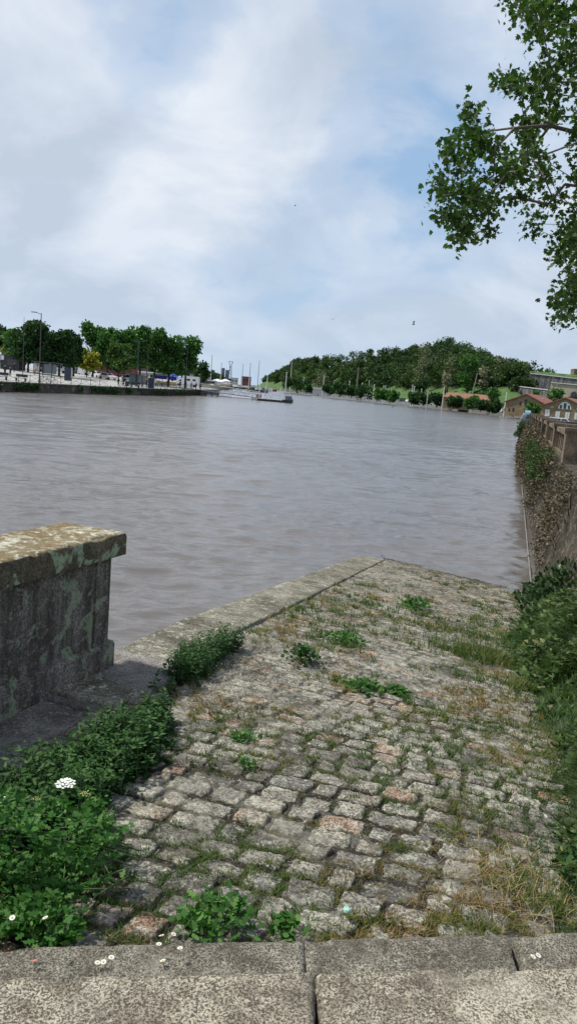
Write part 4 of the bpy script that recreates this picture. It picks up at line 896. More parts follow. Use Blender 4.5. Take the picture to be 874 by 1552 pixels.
for (px, yb, yt, w, Yd, mt, lab, k) in [
 (707, 597, 537, 38, 345, T_mid, 'tall rounded mid green tree in front of the dark wood', dict(n=3200)), (754, 590, 535, 32, 350, T_pale, 'pale blossoming tree right of the rounded green tree', dict(n=1700)), (740, 585, 537, 26, 362, T_mid, 'green tree behind the leaning grey tree', dict(n=1300)),
 (729, 590, 549, 20, 338, T_grey, 'small greyish leaning tree beside the wooden utility pole', dict(n=600, lean=1)), (791, 590, 543, 27, 345, T_pale, 'pale greyish tree next to the old fort wall', dict(n=1600)), (773, 590, 549, 26, 355, T_dark, 'dark green tree between the two pale trees', dict(n=1400)), (780, 594, 566, 36, 335, T_dark, 'dark low tree under the pale trees, left of the fort wall', dict(n=1500)),
 (637, 593, 567, 24, 375, T_dark, 'dark round shrub at the left foot of the wood', dict(n=1100)), (675, 588, 562, 16, 372, T_grey, 'small greyish tree in front of the dark wood', dict(n=450)), (680, 565, 536, 24, 385, T_pale, 'faint greyish tree high in the wood', dict(n=500)),
 (483, 579, 551, 24, 560, T_pale, 'pale tree at the foot of the wood above the white roofed shed', dict(n=1100)), (451, 580, 555, 28, 610, T_lite, 'light green tree at the left foot of the wood', dict(n=1300)), (642, 540, 514, 30, 430, T_pale, 'pale topped tree on the crest of the wood', dict(n=900)),
 (812, 597, 588, 18, 305, T_mid, 'low green bush below the fort wall, left one', dict(n=500)), (842, 600, 588, 30, 290, T_mid, 'low green bush below the fort wall, right one', dict(n=800)), (868, 612, 598, 26, 262, T_dark, 'dark bush at the right edge above the red roofs', dict(n=900)), (745, 604, 590, 22, 318, T_mid, 'green shrub on the slope right of the brick house', dict(n=600)), (835, 562, 553, 30, 335, T_mid, 'bushes growing on top of the fort near the brick barracks', dict(n=600))]:
    ptree(lab, px, yb, yt, w, Yd, mt, ls=.85, trunk=.1, **k)
# the wood on the hill: one mass
parts = []; cnt_ = 0; tb = MB()
for yy in np.concatenate([np.arange(318, 520, 8.5), np.arange(520, 1000, 13), np.arange(1000, 1680, 24)]):
    for s0 in (29, 38, 47, 57, 68):
        x0 = float(np.interp(yy, BR[:, 1], BR[:, 0]))
        x = x0+s0+rnd.uniform(-5, 5); y = yy+rnd.uniform(-5, 5)
        if x/y > .315 or (x/y > .29 and y < 345): continue
        z = float(hillz(np.array([x]), np.array([y]))[0]); H_ = rnd.uniform(14, 19.5)*np.interp(x/y, [.2, .26], [1, .78])*np.interp(y, [318, 350, 400, 850, 1050, 1400], [.62, .72, 1, 1, .62, .42]); rw = rnd.uniform(5.2, 8)
        n = 1400 if y < 560 else 600
        if s0 > 60: n = int(n*.6)
        P = crown_pts((x, y, z+H_*.48), (rw*1.15, rw*1.15, H_*.56), n, 11, 900+cnt_); cnt_ += 1
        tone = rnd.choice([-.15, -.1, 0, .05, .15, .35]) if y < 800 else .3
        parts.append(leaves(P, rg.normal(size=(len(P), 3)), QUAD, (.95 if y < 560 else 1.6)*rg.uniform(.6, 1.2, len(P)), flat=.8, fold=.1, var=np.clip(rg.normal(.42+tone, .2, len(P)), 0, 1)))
        if y < 600: tb.tube([(x, y, z-1), (x, y, z+H_*.6)], [.3, .15], 4)
V, F, A_ = cat_(parts)
T_wood = leafmat('wood_leaf', [(0, (.014, .032, .010)), (.5, (.026, .058, .016)), (1, (.075, .12, .035))], .2)
o = tag(link('woodland', npmesh('woodland', V, F, A_), T_wood), 'dense dark green wood covering the hill across the river', 'woodland', kind='stuff')
tb.build('trunks', M_bark2, o)
print('wood crowns', cnt_, len(F))
# left far shore trees
parts = []
for yy in np.arange(230, 1500, 22):
    for q_ in (10, 30, 60, 95):
        x = float(np.interp(yy, [p_[1] for p_ in bankL], [p_[0] for p_ in bankL]))-q_-rnd.uniform(0, 10)-(22 if yy < 330 else 0); H_ = rnd.uniform(8, 13)*(1 if yy > 330 else .75); z = float(leftz(x, yy))
        P = crown_pts((x, yy, z+H_*.55), (4.5, 4.5, H_*.45), 260, 7, 2000+int(yy)*3+q_)
        parts.append(leaves(P, rg.normal(size=(len(P), 3)), QUAD, 1.5*rg.uniform(.6, 1.2, len(P)), flat=.8, fold=.1))
V, F, A_ = cat_(parts); tag(link('far_treeline', npmesh('far_treeline', V, F, A_), T_dark), 'distant line of trees along the left shore upriver', 'woodland', kind='stuff')
# ------------------------------------------------------------------ far objects
def zL(x, y): return float(leftz(x, y))
def onL(px, py, Yd): p_ = at(px, py, Y=Yd); p_.z = zL(p_.x, p_.y); return p_
M_blk = mat('black_paint', (.018, .019, .022), .5, 0, .1); M_dgrey = mat('dark_grey_metal', (.06, .065, .07), .5, .3, .1); M_lgrey = mat('galvanised_metal', (.42, .43, .44), .5, .3, .1)
M_glass = mat('car_glass', (.03, .035, .045), .12, 0, .05); M_tyre = mat('tyre_rubber', (.02, .02, .02), .8, 0, .1); M_wpaint = mat('white_paint', (.72, .72, .72), .4, 0, .05)
M_wood = mat('grey_timber', (.22, .19, .15), .9, 0, .2); M_paleconc = mat('pale_concrete', (.55, .54, .50), .9, 0, .15)
M_darkstone = stone_mat('quay_wall_stone', (.085, .075, .06), (.035, .03, .025), (.24, .22, .18), s=.35, speck=.3, blotch=.7)
# quay wall facing
QW = empty('quay_wall', (-35, 116, 0), 'dark stained stone quay wall on the left bank below the railings', 'wall')
pl = bankL[:8]; dense = []
for i in range(len(pl)-1):
    n = int(math.dist(pl[i], pl[i+1])/.6)
    dense += [dirpt(pl[i], pl[i+1], k/n) for k in range(n)]
dn = np.array(dense); zz = np.linspace(-.3, 1.24, 7); G1, G2 = np.meshgrid(np.arange(len(dn)), zz, indexing='ij')
ofs = .10+.22*(fbm(G1*.35, G2*1.5, 3, 501)-.5)+.12*(1.3-G2)
Vw = np.stack([dn[G1, 0]+ofs+35, dn[G1, 1]-.1-116, G2], -1).reshape(-1, 3); I = np.arange(G1.size).reshape(G1.shape)
link('wall_face', npmesh('wall_face', Vw, np.stack([I[:-1, :-1], I[1:, :-1], I[1:, 1:], I[:-1, 1:]], -1).reshape(-1, 4)), M_darkstone, QW)
s = MB(); s.slab([(x+.35+35, y-116) for x, y in pl]+[(x-.35+35, y-116) for x, y in pl][::-1], 1.22, 1.36); s.build('coping', mat('quay_coping', (.20, .19, .17), .9), QW)
for k in range(34):
    y = 140+k*1.35; x = float(np.interp(y, BLn[:, 1], BLn[:, 0]))+.55; MB().tube([(x+35, y-116, -.5), (x+35, y-116, 1.15)], .15, 6).build('timber_post', M_bark2, QW)
V = []; n = 2600; yv = rg.uniform(60, 186, n*2); kk = fbm(yv*.16, yv*0, 3, 511) > .5; yv = yv[kk][:n]; xv = np.interp(yv, BLn[:, 1], BLn[:, 0])+.35+rg.uniform(0, .3, len(yv)); zv = rg.uniform(.3, 1.3, len(yv))
V, F, A_ = leaves(np.column_stack([xv, yv, zv]), rg.normal(size=(len(yv), 3)), OVAL, .3, flat=.5); tag(link('wall_weeds', npmesh('wall_weeds', V, F, A_), T_dark), 'dark weeds hanging on the quay wall of the left bank', 'weeds', kind='stuff')
# railings
def railing(name, label, y0, y1, step, style, inset=.9):
    f = lambda y: float(np.interp(y, BLn[:, 1], BLn[:, 0]))-inset
    b0 = Vector((f(y0), y0, 1.33)); r = empty(name, b0, label, 'railing'); y = y0; h = 1.05
    while y < y1-.1:
        a = Vector((f(y), y, 1.33))-b0; c_ = Vector((f(y+step), y+step, 1.33))-b0; s = MB(); up = Vector((0, 0, 1)); s.tube([a, a+up*h], .045, 4)
        s2 = MB(); s2.tube([a+up*(h-.05), c_+up*(h-.05)], .025, 4); s2.tube([a+up*.15, c_+up*.15], .02, 4)
        if style == 'x':
            s2.tube([a+up*.15, c_+up*(h-.05)], .018, 4); s2.tube([c_+up*.15, a+up*(h-.05)], .018, 4)
        else:
            for k in range(1, 6): q_ = a.lerp(c_, k/6); s2.tube([q_+up*.15, q_+up*(h-.05)], .02, 4)
        s.build('post', M_blk, r); s2.build('rail_panel', M_blk if style == 'x' else M_dgrey, r); y += step
    return r
railing('railing', 'black cross braced railing along the left quay near the bicycles', 97, 128.5, 2.7, 'x')
railing('railing', 'dark railing with upright bars along the left quay in front of the market stalls', 134, 186, 2.6, 'v')
# lamp posts
def lamp(label, px, py, Yd, H_, arms=(-1,), mt=None, onleft=True):
    p_ = onL(px, py, Yd) if onleft else at(px, py, Y=Yd)
    if not onleft: p_.z = 1.1
    r = empty('street_lamp', p_, label, 'street lamp', 'street lamps on the left quay' if onleft else None); m_ = mt or M_dgrey
    MB().tube([(0, 0, 0), (0, 0, 1.2), (0, 0, H_)], [.13, .09, .055], 8).build('pole', m_, r)
    for a in arms:
        MB().tube([(0, 0, H_-.15), (a*.7, 0, H_+.05)], .035, 5).build('arm', m_, r)
        MB().box((a*.95, 0, H_+.06), (.75, .28, .10), bev=.03).build('lamp_head', m_, r)
    return r
lamp('tallest street lamp on the left quay with its head pointing left, beside two bicycles', 60, 579, 104, 9.3, (-1,))
MB0 = onL(35, 561, 132); o = empty('flag_pole', MB0, 'thin bare dark pole left of the tall street lamp in front of the black kiosk', 'pole'); MB().tube([(0, 0, 0), (0, 0, 9.6)], [.07, .03], 6).build('pole', M_dgrey, o); MB().sphere((0, 0, 9.62), .06, 6).build('finial', M_dgrey, o)
lamp('street lamp in front of the plane trees above the second shelter', 208, 578, 148, 8.6, (-1, 1))
lamp('street lamp among the plane trees right of the second shelter', 222, 578, 170, 8.0, (-1,))
lamp('street lamp in front of the white camper van', 281, 586, 180, 9.2, (-1,))
# kiosk
p_ = onL(20, 552, 150); K = empty('kiosk', p_, 'black boxy kiosk with small white sign under the dark trees at the far left', 'kiosk', rz=-.15)
MB().box((0, 0, 1.35), (4.0, 2.4, 2.7), bev=.05).build('body', M_blk, K); MB().box((0, 0, 2.78), (4.2, 2.6, .12), bev=.03).build('roof', M_dgrey, K); MB().box((-1.5, -1.22, 2.25), (.55, .04, .8), bev=.01).build('sign_panel', M_wpaint, K); MB().box((.5, -1.215, 1.5), (1.9, .03, 1.1), bev=.01).build('shutter', M_dgrey, K)
# shelter
def shelter(label, px, py, Yd, w, ad):
    p_ = onL(px, py, Yd); S_ = empty('bus_shelter', p_, label, 'bus shelter', rz=-.12)
    MB().box((0, 0, 2.5), (w, 1.5, .1), bev=.03).build('roof', M_dgrey, S_)
    for x in (-w/2+.1, -w/6, w/6, w/2-.1): MB().box((x, .6, 1.23), (.1, .1, 2.44)).build('post', M_dgrey, S_)
    MB().box((.3, .66, 1.4), (w*.55, .02, 1.7)).build('glass_panel', mat('shelter_glass', (.16, .19, .20), .15, 0, .1), S_)
    MB().box((.2, .35, .45), (w*.5, .35, .06)).build('bench', M_dgrey, S_)
    f = MB().box((-w/2+.75, 0, 1.35), (1.3, .14, 2.0), bev=.02).build('advert_frame', M_dgrey, S_)
    MB().box((-w/2+.75, -.08, 1.4), (1.1, .02, 1.7)).build('poster', ad, f)
    return S_
ad, t, p, o = newmat('poster_print'); g = N(t, 'ShaderNodeTexCoord'); setc(t, p, ramp(t, noise(t, g.outputs['Object'], 1.6, 2, .5), [(.35, (.10, .10, .12)), (.48, (.45, .28, .22)), (.56, (.55, .52, .50)), (.7, (.25, .35, .45))]))
shelter('glass bus shelter with a poster beside the tall street lamp on the left quay', 70, 563, 138, 5.0, ad)
shelter('second glass shelter further right with dark posts under the plane trees', 209, 580, 146, 3.6, mat('dark_poster', (.05, .09, .10), .5))
def pillar(label, px, py, Yd, w, h):
    r = empty('information_pillar', onL(px, py, Yd), label, 'information board', rz=.2)
    MB().box((0, 0, h/2), (w, .35, h), bev=.03).build('panel', mat('navy_panel', (.02, .028, .05), .4, 0, .1), r); MB().box((w/2+.1, 0, h/2), (.18, .4, h*.98), bev=.02).build('side_post', M_lgrey, r)
pillar('dark blue information pillar standing right of the dark tree and left of the parked cars', 103, 568, 132, 1.1, 2.2)
pillar('dark blue information pillar beside the market stalls', 229, 581, 148, 1.1, 2.0)
for lab, px, py, Yd in (('dark litter bin left one of two right of the walking couple', 192, 578, 142), ('dark litter bin right one of two right of the walking couple', 194.2, 578, 142)):
    r = empty('litter_bin', onL(px, py, Yd), lab, 'bin'); MB().tube([(0, 0, 0), (0, 0, .9)], [.22, .25], 10).build('body', M_blk, r); MB().tube([(0, 0, .92), (0, 0, 1.0)], [.27, .2], 10).build('lid', M_dgrey, r)
def bench(label, px, py, Yd):
    r = empty('park_bench', onL(px, py, Yd), label, 'bench', 'benches on the left quay', rz=-.2); MB().box((0, 0, .45), (1.8, .45, .07), bev=.01).build('seat', M_blk, r); MB().box((0, .25, .8), (1.8, .06, .4), bev=.01).build('backrest', M_blk, r)
    for x in (-.7, .7): MB().box((x, 0, .21), (.08, .4, .42)).build('leg', M_blk, r)
bench('black bench at the left edge of the quay below two standing people', 3, 574, 106); bench('black bench left of the two bicycles', 32, 576, 108); bench('black bench in front of the second shelter', 205, 583, 138)
# bicycles
def bicycle(label, px, py, Yd, rz, c):
    r = empty('bicycle', onL(px, py, Yd), label, 'bicycle', 'bicycles leaning at the quay railing', rz=rz)
    for x in (-.52, .52):
        s = MB(); s.tube([(x+.34*math.cos(a), 0, .35+.34*math.sin(a)) for a in np.linspace(0, 2*math.pi, 17)], .028, 5, False); o = s.build('wheel', M_tyre, r)
        s = MB(); [s.tube([(x, 0, .35), (x+.32*math.cos(a), 0, .35+.32*math.sin(a))], .006, 3) for a in np.linspace(0, 5.5, 8)]; s.build('spokes', M_lgrey, o)
    s = MB(); A0, B_, C_, D_, E0 = (-.52, 0, .35), (-.05, 0, .33), (-.18, 0, .88), (.36, 0, .86), (.52, 0, .35)
    for q_ in ((A0, B_), (B_, C_), (A0, C_), (C_, D_), (B_, D_), (D_, E0)): s.tube(q_, .024, 5)
    s.build('frame', c, r); MB().box((-.2, 0, .95), (.26, .13, .06), bev=.02).build('saddle', M_blk, r); MB().tube([(.40, -.26, 1.02), (.36, 0, .98), (.40, .26, 1.02)], .018, 5).build('handlebar', M_blk, r); MB().tube([(.36, 0, .86), (.36, 0, .98)], .02, 5).build('stem', M_blk, r)
bicycle('left one of two bicycles parked beside the tall street lamp', 68, 579, 107, .1, M_blk); bicycle('right one of two bicycles parked beside the tall street lamp', 79, 580, 108, -.15, M_dgrey)
# people
def person(label, loc, rz, top, legs, hair=(.04, .03, .02), walk=0, skirt=False, H_=1.72, group='people on the left quay'):
    V = [(0, 0, .95), (0, 0, 1.15), (0, 0, 1.38), (0, 0, 1.48), (0, .01, 1.56), (0, .02, 1.66),
         (.10, 0, .90), (.11, .16*walk, .50), (.11, .10*walk-.10*walk, .09), (.11, .16, .04),
         (-.10, 0, .90), (-.11, -.10*walk, .50), (-.11, -.30*walk, .10), (-.11, .12-.28*walk, .04),
         (.19, 0, 1.38), (.24, -.08*walk, 1.12), (.24, .08-.05*walk, .88), (-.19, 0, 1.38), (-.24, .08*walk, 1.12), (-.24, .14+.10*walk, .90)]
    E_2 = [(0, 1), (1, 2), (2, 3), (3, 4), (4, 5), (0, 6), (6, 7), (7, 8), (8, 9), (0, 10), (10, 11), (11, 12), (12, 13), (2, 14), (14, 15), (15, 16), (2, 17), (17, 18), (18, 19)]
    rd = [.15, .14, .15, .06, .085, .09, .10, .068, .045, .045, .10, .068, .045, .045, .065, .048, .036, .065, .048, .036]
    me = bpy.data.meshes.new('body'); me.from_pydata(V, E_2, []); o = bpy.data.objects.new('tmp', me); C.objects.link(o)
    sk = o.modifiers.new('s', 'SKIN'); 
    for i, d in enumerate(me.skin_vertices[0].data): d.radius = (rd[i]*(1.15 if i < 3 else 1), rd[i]*(.8 if i < 3 else 1)); d.use_root = (i == 0)
    ss = o.modifiers.new('u', 'SUBSURF'); ss.levels = 1
    dg = bpy.context.evaluated_depsgraph_get(); m2 = bpy.data.meshes.new_from_object(o.evaluated_get(dg)); bpy.data.objects.remove(o); m2.name = 'person_body'; m2.materials.clear()
    skin = mat('skin', (.42, .26, .19), .6, 0, .05); tm = mat('cloth_%d%d%d' % tuple(int(x*99) for x in top), top, .9, 0, .1); lm = mat('cloth_%d%d%d' % tuple(int(x*99) for x in legs), legs, .9, 0, .1)
    for q_ in (skin, tm, lm): m2.materials.append(q_)
    for f in m2.polygons:
        z = f.center.z; f.material_index = 0 if z > 1.46 or (abs(f.center.x) > .2 and z < .95 and z > .8) else (1 if z > .93 else 2)
    m2.shade_smooth(); k = H_/1.75
    r = empty('person', loc, label, 'person', group, rz); r.scale = (k, k, k); b_ = bpy.data.objects.new('body', m2); C.objects.link(b_); b_.parent = r
    MB().sphere((0, -.015, 1.68), .098, 8, (1, 1.08, .95)).build('hair', mat('hair_%d' % int(hair[0]*99), hair, .8, 0, .1), r, True)
    return r
DK = (.02, .022, .03)
for lab, px, py, Yd, rz, tp, lg, wk in [
 ('person in dark clothes at the far left of the quay, left of a pair', 8, 566, 119, 1.0, DK, (.03, .03, .035), .3), ('shorter person in dark jacket at the far left of the quay, right of a pair', 16, 566, 119, -.6, (.03, .035, .05), DK, .2),
 ('person in black walking behind the pair at the far left, near the kiosk', 22, 558, 138, .5, DK, DK, .8), ('left person of a dark clothed couple walking on the quay', 180, 584, 128, 1.6, DK, (.10, .11, .13), 1), ('right person of a dark clothed couple walking on the quay', 187, 586, 128, 1.6, (.025, .025, .03), DK, 1),
 ('person in dark clothes beside the market stalls', 254, 583, 172, 0, DK, DK, .3), ('person in blue jacket by the camper van, leftmost of the group', 273, 587, 178, .4, (.03, .05, .10), DK, .3),
 ('person in black by the camper van, second of the group', 282, 588, 180, 2, DK, (.05, .06, .1), .2), ('person with pale top by the camper van, third of the group', 290, 588, 182, 3, (.35, .30, .26), DK, .4), ('person in navy by the camper van, fourth of the group', 297, 588, 184, .8, (.03, .04, .09), (.03, .03, .05), .3),
 ('person in black standing under the plane trees right of the second shelter', 216, 579, 150, 1, DK, DK, .2), ('person in pale shirt near the blue awning of the market stall', 246, 583, 170, 2, (.45, .43, .4), DK, .6),
 ('person in dark red top just left of the dark blue pillar by the stalls', 222, 582, 150, .4, (.18, .03, .03), DK, .5), ('person in white top walking right of the dark blue pillar by the stalls', 236, 583, 160, 1.4, (.5, .5, .5), (.04, .05, .08), .9),
 ('person in grey at the head of the gangway', 304, 588, 185, .5, (.12, .12, .13), DK, .2)]:
    person(lab, onL(px, py, Yd), rz, tp, lg, walk=wk, H_=1.62 if 'shorter' in lab else 1.75)
# cars
def carmesh(kind):
    L, W_, Hc = {'car': (4.2, 1.75, 1.47), 'suv': (4.5, 1.85, 1.68), 'van': (5.0, 1.95, 2.05)}[kind]; r_ = .32
    if kind == 'van': body = [(-L/2, .35), (-L/2, Hc-.1), (-L/2+.1, Hc), (L/2-1.4, Hc), (L/2-.75, 1.15), (L/2-.05, .95), (L/2, .45), (L/2-.1, .28), (-L/2+.1, .28)]
    else: body = [(-L/2, .40), (-L/2+.05, .92), (-L/2+.25, Hc-.22), (-L/2+.8, Hc), (.35, Hc), (1.05, .96), (L/2-.2, .82), (L/2, .58), (L/2-.05, .28), (-L/2+.05, .28)]
    s = MB(); n = len(body); ring = []
    for y, k in ((-W_/2, 0), (-W_/2, 1), (W_/2, 1), (W_/2, 0)): pass
    def pt(x, z, sgn): ins = .16*max(0, (z-.9))/.6; return (x, sgn*(W_/2-ins), z)
    P = [pt(x, z, -1) for x, z in body]+[pt(x, z, 1) for x, z in body]
    s.add(P, [tuple(range(n)), tuple(range(2*n-1, n-1, -1))]+[(i, i+n, (i+1) % n+n, (i+1) % n) for i in range(n)])
    g_ = MB()
    for sg in (-1, 1):
        def gp(x, z): q_ = pt(x, z, sg); return (q_[0], q_[1]+sg*.012, q_[2])
        if kind == 'van': polys = [[(L/2-1.5, Hc-.2), (L/2-.95, 1.2), (L/2-2.0, 1.2), (L/2-2.0, Hc-.2)]]
        else: polys = [[(-L/2+.55, .98), (-L/2+.85, Hc-.1), (-.35, Hc-.1), (-.35, .98)], [(-.27, .98), (-.27, Hc-.1), (.30, Hc-.1), (.9, .98)]]
        for q_ in polys: g_.add([gp(x, z) for x, z in q_], [(0, 1, 2, 3)])
    fx = .99 if kind != 'van' else L/2-.8; 
    a_, b2 = (body[4], body[5]) if kind != 'van' else (body[3], body[4])
    def lerp2(k): return (a_[0]+(b2[0]-a_[0])*k+.014, a_[1]+(b2[1]-a_[1])*k+.012)
    w0, w1 = lerp2(.1), lerp2(.92); g_.add([(w0[0], -W_/2+.28, w0[1]), (w0[0], W_/2-.28, w0[1]), (w1[0], W_/2-.14, w1[1]), (w1[0], -W_/2+.14, w1[1])], [(0, 1, 2, 3)])
    if kind != 'van': w0, w1 = (-L/2+.62, Hc-.06), (-L/2+.17, 1.0); g_.add([(w0[0]-.02, -W_/2+.28, w0[1]), (w0[0]-.02, W_/2-.28, w0[1]), (w1[0]-.02, W_/2-.16, w1[1]), (w1[0]-.02, -W_/2+.16, w1[1])], [(0, 1, 2, 3)])
    return s, g_, L, W_
CARC = {'white': (.68, .68, .68), 'silver': (.38, .39, .41), 'grey': (.14, .145, .15), 'black': (.02, .02, .022), 'blue': (.04, .09, .24), 'red': (.35, .03, .03), 'pale blue': (.25, .42, .55)}
proto = {}
def car(label, loc, rz, color, kind='car', group=None):
    key = (color, kind)
    if key not in proto:
        s, g_, L, W_ = carmesh(kind); r = empty('parked_car' if kind != 'van' else 'parked_van', loc, label, 'car' if kind != 'van' else 'van', group, rz)
        s.build('body', mat('car_paint_'+color.replace(' ', '_'), CARC[color], .25, 0, .03), r); g_.build('window', M_glass, r)
        for x in (-L/2+.75, L/2-.8):
            for y in (-W_/2+.02, W_/2-.02): MB().tube([(x, y-.1, .32), (x, y+.1, .32)], .32, 12).build('wheel', M_tyre, r)
        for y in (-W_/2+.3, W_/2-.3):
            MB().box((L/2-.06, y, .68), (.12, .3, .14), bev=.03).build('headlight', mat('headlight_glass', (.6, .6, .58), .1), r); MB().box((-L/2+.04, y, .8), (.08, .2, .2), bev=.02).build('tail_light', mat('tail_light_red', (.35, .02, .02), .3), r)
        proto[key] = r; return r
    r = copy_tree(proto[key]); r.location = loc; r.rotation_euler.z = rz; r['label'] = label; 
    if group: r['group'] = group
    elif 'group' in r: del r['group']
    return r
GL = 'cars parked under the trees on the left quay'
for lab, px, Yd, c, k, rz in [('white car at the far left edge beside the black kiosk', 1, 160, 'white', 'car', .4), ('silver car seen through the bus shelter glass', 72, 168, 'silver', 'car', .2), ('white car right of the bus shelter under the dark tree', 86, 172, 'white', 'van', .1), ('pale grey car leftmost of the row right of the information pillar', 93, 176, 'silver', 'suv', .3),
 ('silver car right of the dark information pillar', 116, 196, 'silver', 'car', .3), ('dark grey car between the silver car and the white van under the yellow tree', 124, 192, 'grey', 'car', .4), ('white van parked under the yellow tree', 132, 190, 'white', 'van', 1.2), ('white car right of the white van under the yellow tree', 149, 178, 'white', 'car', -.9),
 ('white car partly hidden by a dark figure right of the yellow tree', 164, 172, 'white', 'car', -.6), ('white car behind the second shelter', 200, 178, 'white', 'suv', .3), ('silver car in the back row behind the yellow tree', 140, 225, 'silver', 'car', .3), ('white car in the back row behind the white van', 122, 228, 'white', 'car', .3), ('red car far back beneath the plane trees', 172, 230, 'red', 'car', .2), ('red car far back left of the second shelter', 190, 232, 'red', 'suv', .2)]:
    car(lab, onL(px, 563, Yd), rz, c, k, GL)
# camper van
cvp = onL(284, 584, 212); CV = empty('camper_van', cvp, 'white camper van parked at the end of the left quay', 'camper van', rz=math.pi-.05)
MB().prism([(-3.3, .45), (-3.3, 2.9), (1.0, 2.9), (1.6, 2.55), (1.7, 1.95), (2.5, 1.25), (3.3, 1.1), (3.4, .5)], -1.05, 1.05).build('body', M_wpaint, CV)
MB().box((-2.0, 1.06, 1.9), (.8, .02, .5)).build('window', M_glass, CV); MB().box((-.4, 1.06, 1.9), (1.0, .02, .5)).build('window', M_glass, CV); MB().prism([(1.5, 1.35), (1.55, 1.9), (1.75, 1.9), (2.3, 1.35)], -1.07, 1.07).build('cab_window', M_glass, CV)
for x in (-2.1, 2.3):
    for y in (-1, 1): MB().tube([(x, y-.12, .35), (x, y+.12, .35)], .36, 12).build('wheel', M_tyre, CV)
# market stalls
def stall(label, px, py, Yd, w, roofm, sidem, pk=True):
    r = empty('market_stall', onL(px, py, Yd), label, 'market stall'); s = MB()
    if pk: s.add([(-w/2, -1.4, 2.3), (w/2, -1.4, 2.3), (w/2, 1.4, 2.3), (-w/2, 1.4, 2.3), (0, 0, 3.2)], [(0, 1, 4), (1, 2, 4), (2, 3, 4), (3, 0, 4), (3, 2, 1, 0)])
    else: s.box((0, 0, 2.5), (w, 2.8, .35), bev=.08)
    s.build('roof', roofm, r)
    for x in (-w/2+.1, w/2-.1):
        for y in (-1.3, 1.3): MB().tube([(x, y, 0), (x, y, 2.3)], .04, 5).build('post', M_lgrey, r)
    MB().box((0, -1.35, 1.85), (w*.9, .05, .8)).build('awning', sidem, r); MB().box((0, -1.0, .5), (w*.85, .7, .9), bev=.03).build('counter', mat('pale_yellow_cloth', (.5, .42, .2), .8), r)
Mblue = mat('blue_cloth', (.02, .04, .35), .7); Mcream = mat('cream_roof', (.45, .42, .38), .8)
stall('market stall with cream roof and deep blue awning under the plane trees', 244, 582, 185, 3.6, Mcream, Mblue, False); stall('market stall with cream roof left of the blue awning', 236, 582, 192, 2.6, Mcream, mat('dark_cloth', (.05, .05, .06), .8), False)
stall('blue canopied stall directly left of the camper van', 262, 583, 196, 2.4, Mblue, Mblue); stall('stall with pale blue peaked roof behind the camper van', 279, 580, 235, 4.5, mat('pale_blue_roof', (.25, .38, .6), .7), M_wpaint)
stall('white peaked tent beyond the end of the left quay', 329, 586, 265, 5, M_wpaint, M_wpaint); stall('white flat roofed tent just left of the white peaked tent', 314, 585, 262, 6, mat('offwhite_roof', (.5, .5, .5), .8), mat('dark_cloth', (.05, .05, .06), .8), False); stall('small white tent right of the white peaked tent', 341, 584, 330, 5, M_wpaint, M_wpaint)
stall('white flat topped stall behind the second shelter', 222, 580, 200, 4.6, M_wpaint, M_lgrey, False)
# gangway, pontoon, boat
GA, GB = Vector((-24.2, 186.5, 1.35)), Vector((-9.3, 184.5, .55))
GW = empty('gangway', GA, 'light grey metal truss gangway leading from the quay end down to the pontoon', 'gangway'); d_ = GB-GA; sd_ = Vector((-d_.y, d_.x, 0)).normalized()*.7; up = Vector((0, 0, 1))
MB().add([sd_, -sd_, -sd_+d_, sd_+d_, sd_-up*.12, -sd_-up*.12, -sd_+d_-up*.12, sd_+d_-up*.12], [(0, 1, 2, 3), (7, 6, 5, 4), (0, 4, 5, 1), (1, 5, 6, 2), (2, 6, 7, 3), (3, 7, 4, 0)]).build('deck', M_lgrey, GW)
for sg in (-1, 1):
    s = MB(); o_ = sd_*sg; s.tube([o_+up*1.5, o_+d_+up*1.5], .06, 5); s.tube([o_+up*.02, o_+d_+up*.02], .06, 5); s.tube([o_+up*.8, o_+d_+up*.8], .03, 5)
    for k in range(9):
        a, b_ = d_*(k/9)+o_, d_*((k+1)/9)+o_; s.tube([a, a+up*1.5], .045, 4); s.tube([a, b_+up*1.5] if k % 2 else [a+up*1.5, b_], .04, 4)
    s.tube([d_+o_, d_+o_+up*1.5], .05, 4); s.build('side_truss', M_lgrey, GW)
PN = empty('pontoon', (-6.7, 184.5, 0), 'floating landing pontoon with upright posts at the foot of the gangway', 'pontoon')
MB().box((0, 0, .2), (6.0, 3.2, .5), bev=.06).build('float', M_bark2, PN); MB().box((0, 0, .50), (6.1, 3.3, .1), bev=.02).build('deck', M_lgrey, PN)
for x, y, h in ((-1.2, -1.4, 3.6), (.4, -1.4, 3.0), (2.4, -1.4, 3.4), (2.8, 1.4, 2.8), (-2.7, 1.4, 4.4)): MB().tube([(x, y, .5), (x, y, h)], .10, 6).build('post', M_wpaint, PN)
s = MB(); s.tube([(-1.2, -1.4, 3.2), (-2.7, -1.4, .6)], .06, 4); s.tube([(-1.2, -1.4, 3.2), (.4, -1.4, .6)], .06, 4); s.tube([(.4, -1.4, 1.6), (2.4, -1.4, 1.6)], .05, 4); s.build('brace', M_lgrey, PN)
P2 = empty('pontoon', (-15, 190.5, 0), 'long low whitish floating walkway behind the gangway', 'pontoon'); MB().box((0, 0, .12), (15, 2.2, .42), bev=.05).build('float', M_wpaint, P2)
s = MB(); [s.tube([(x, 1, .3), (x, 1, 1.4)], .04, 4) for x in np.linspace(-7.3, 7.3, 9)]; s.tube([(-7.3, 1, 1.38), (7.3, 1, 1.38)], .04, 4); s.build('rail', M_lgrey, P2)
BASE = empty('landing_stage', (-23, 184, 0), 'low dark timber landing stage at the foot of the quay end', 'landing stage'); MB().box((1.5, 0, .55), (5, 2.4, .2), bev=.03).build('deck', M_bark2, BASE)
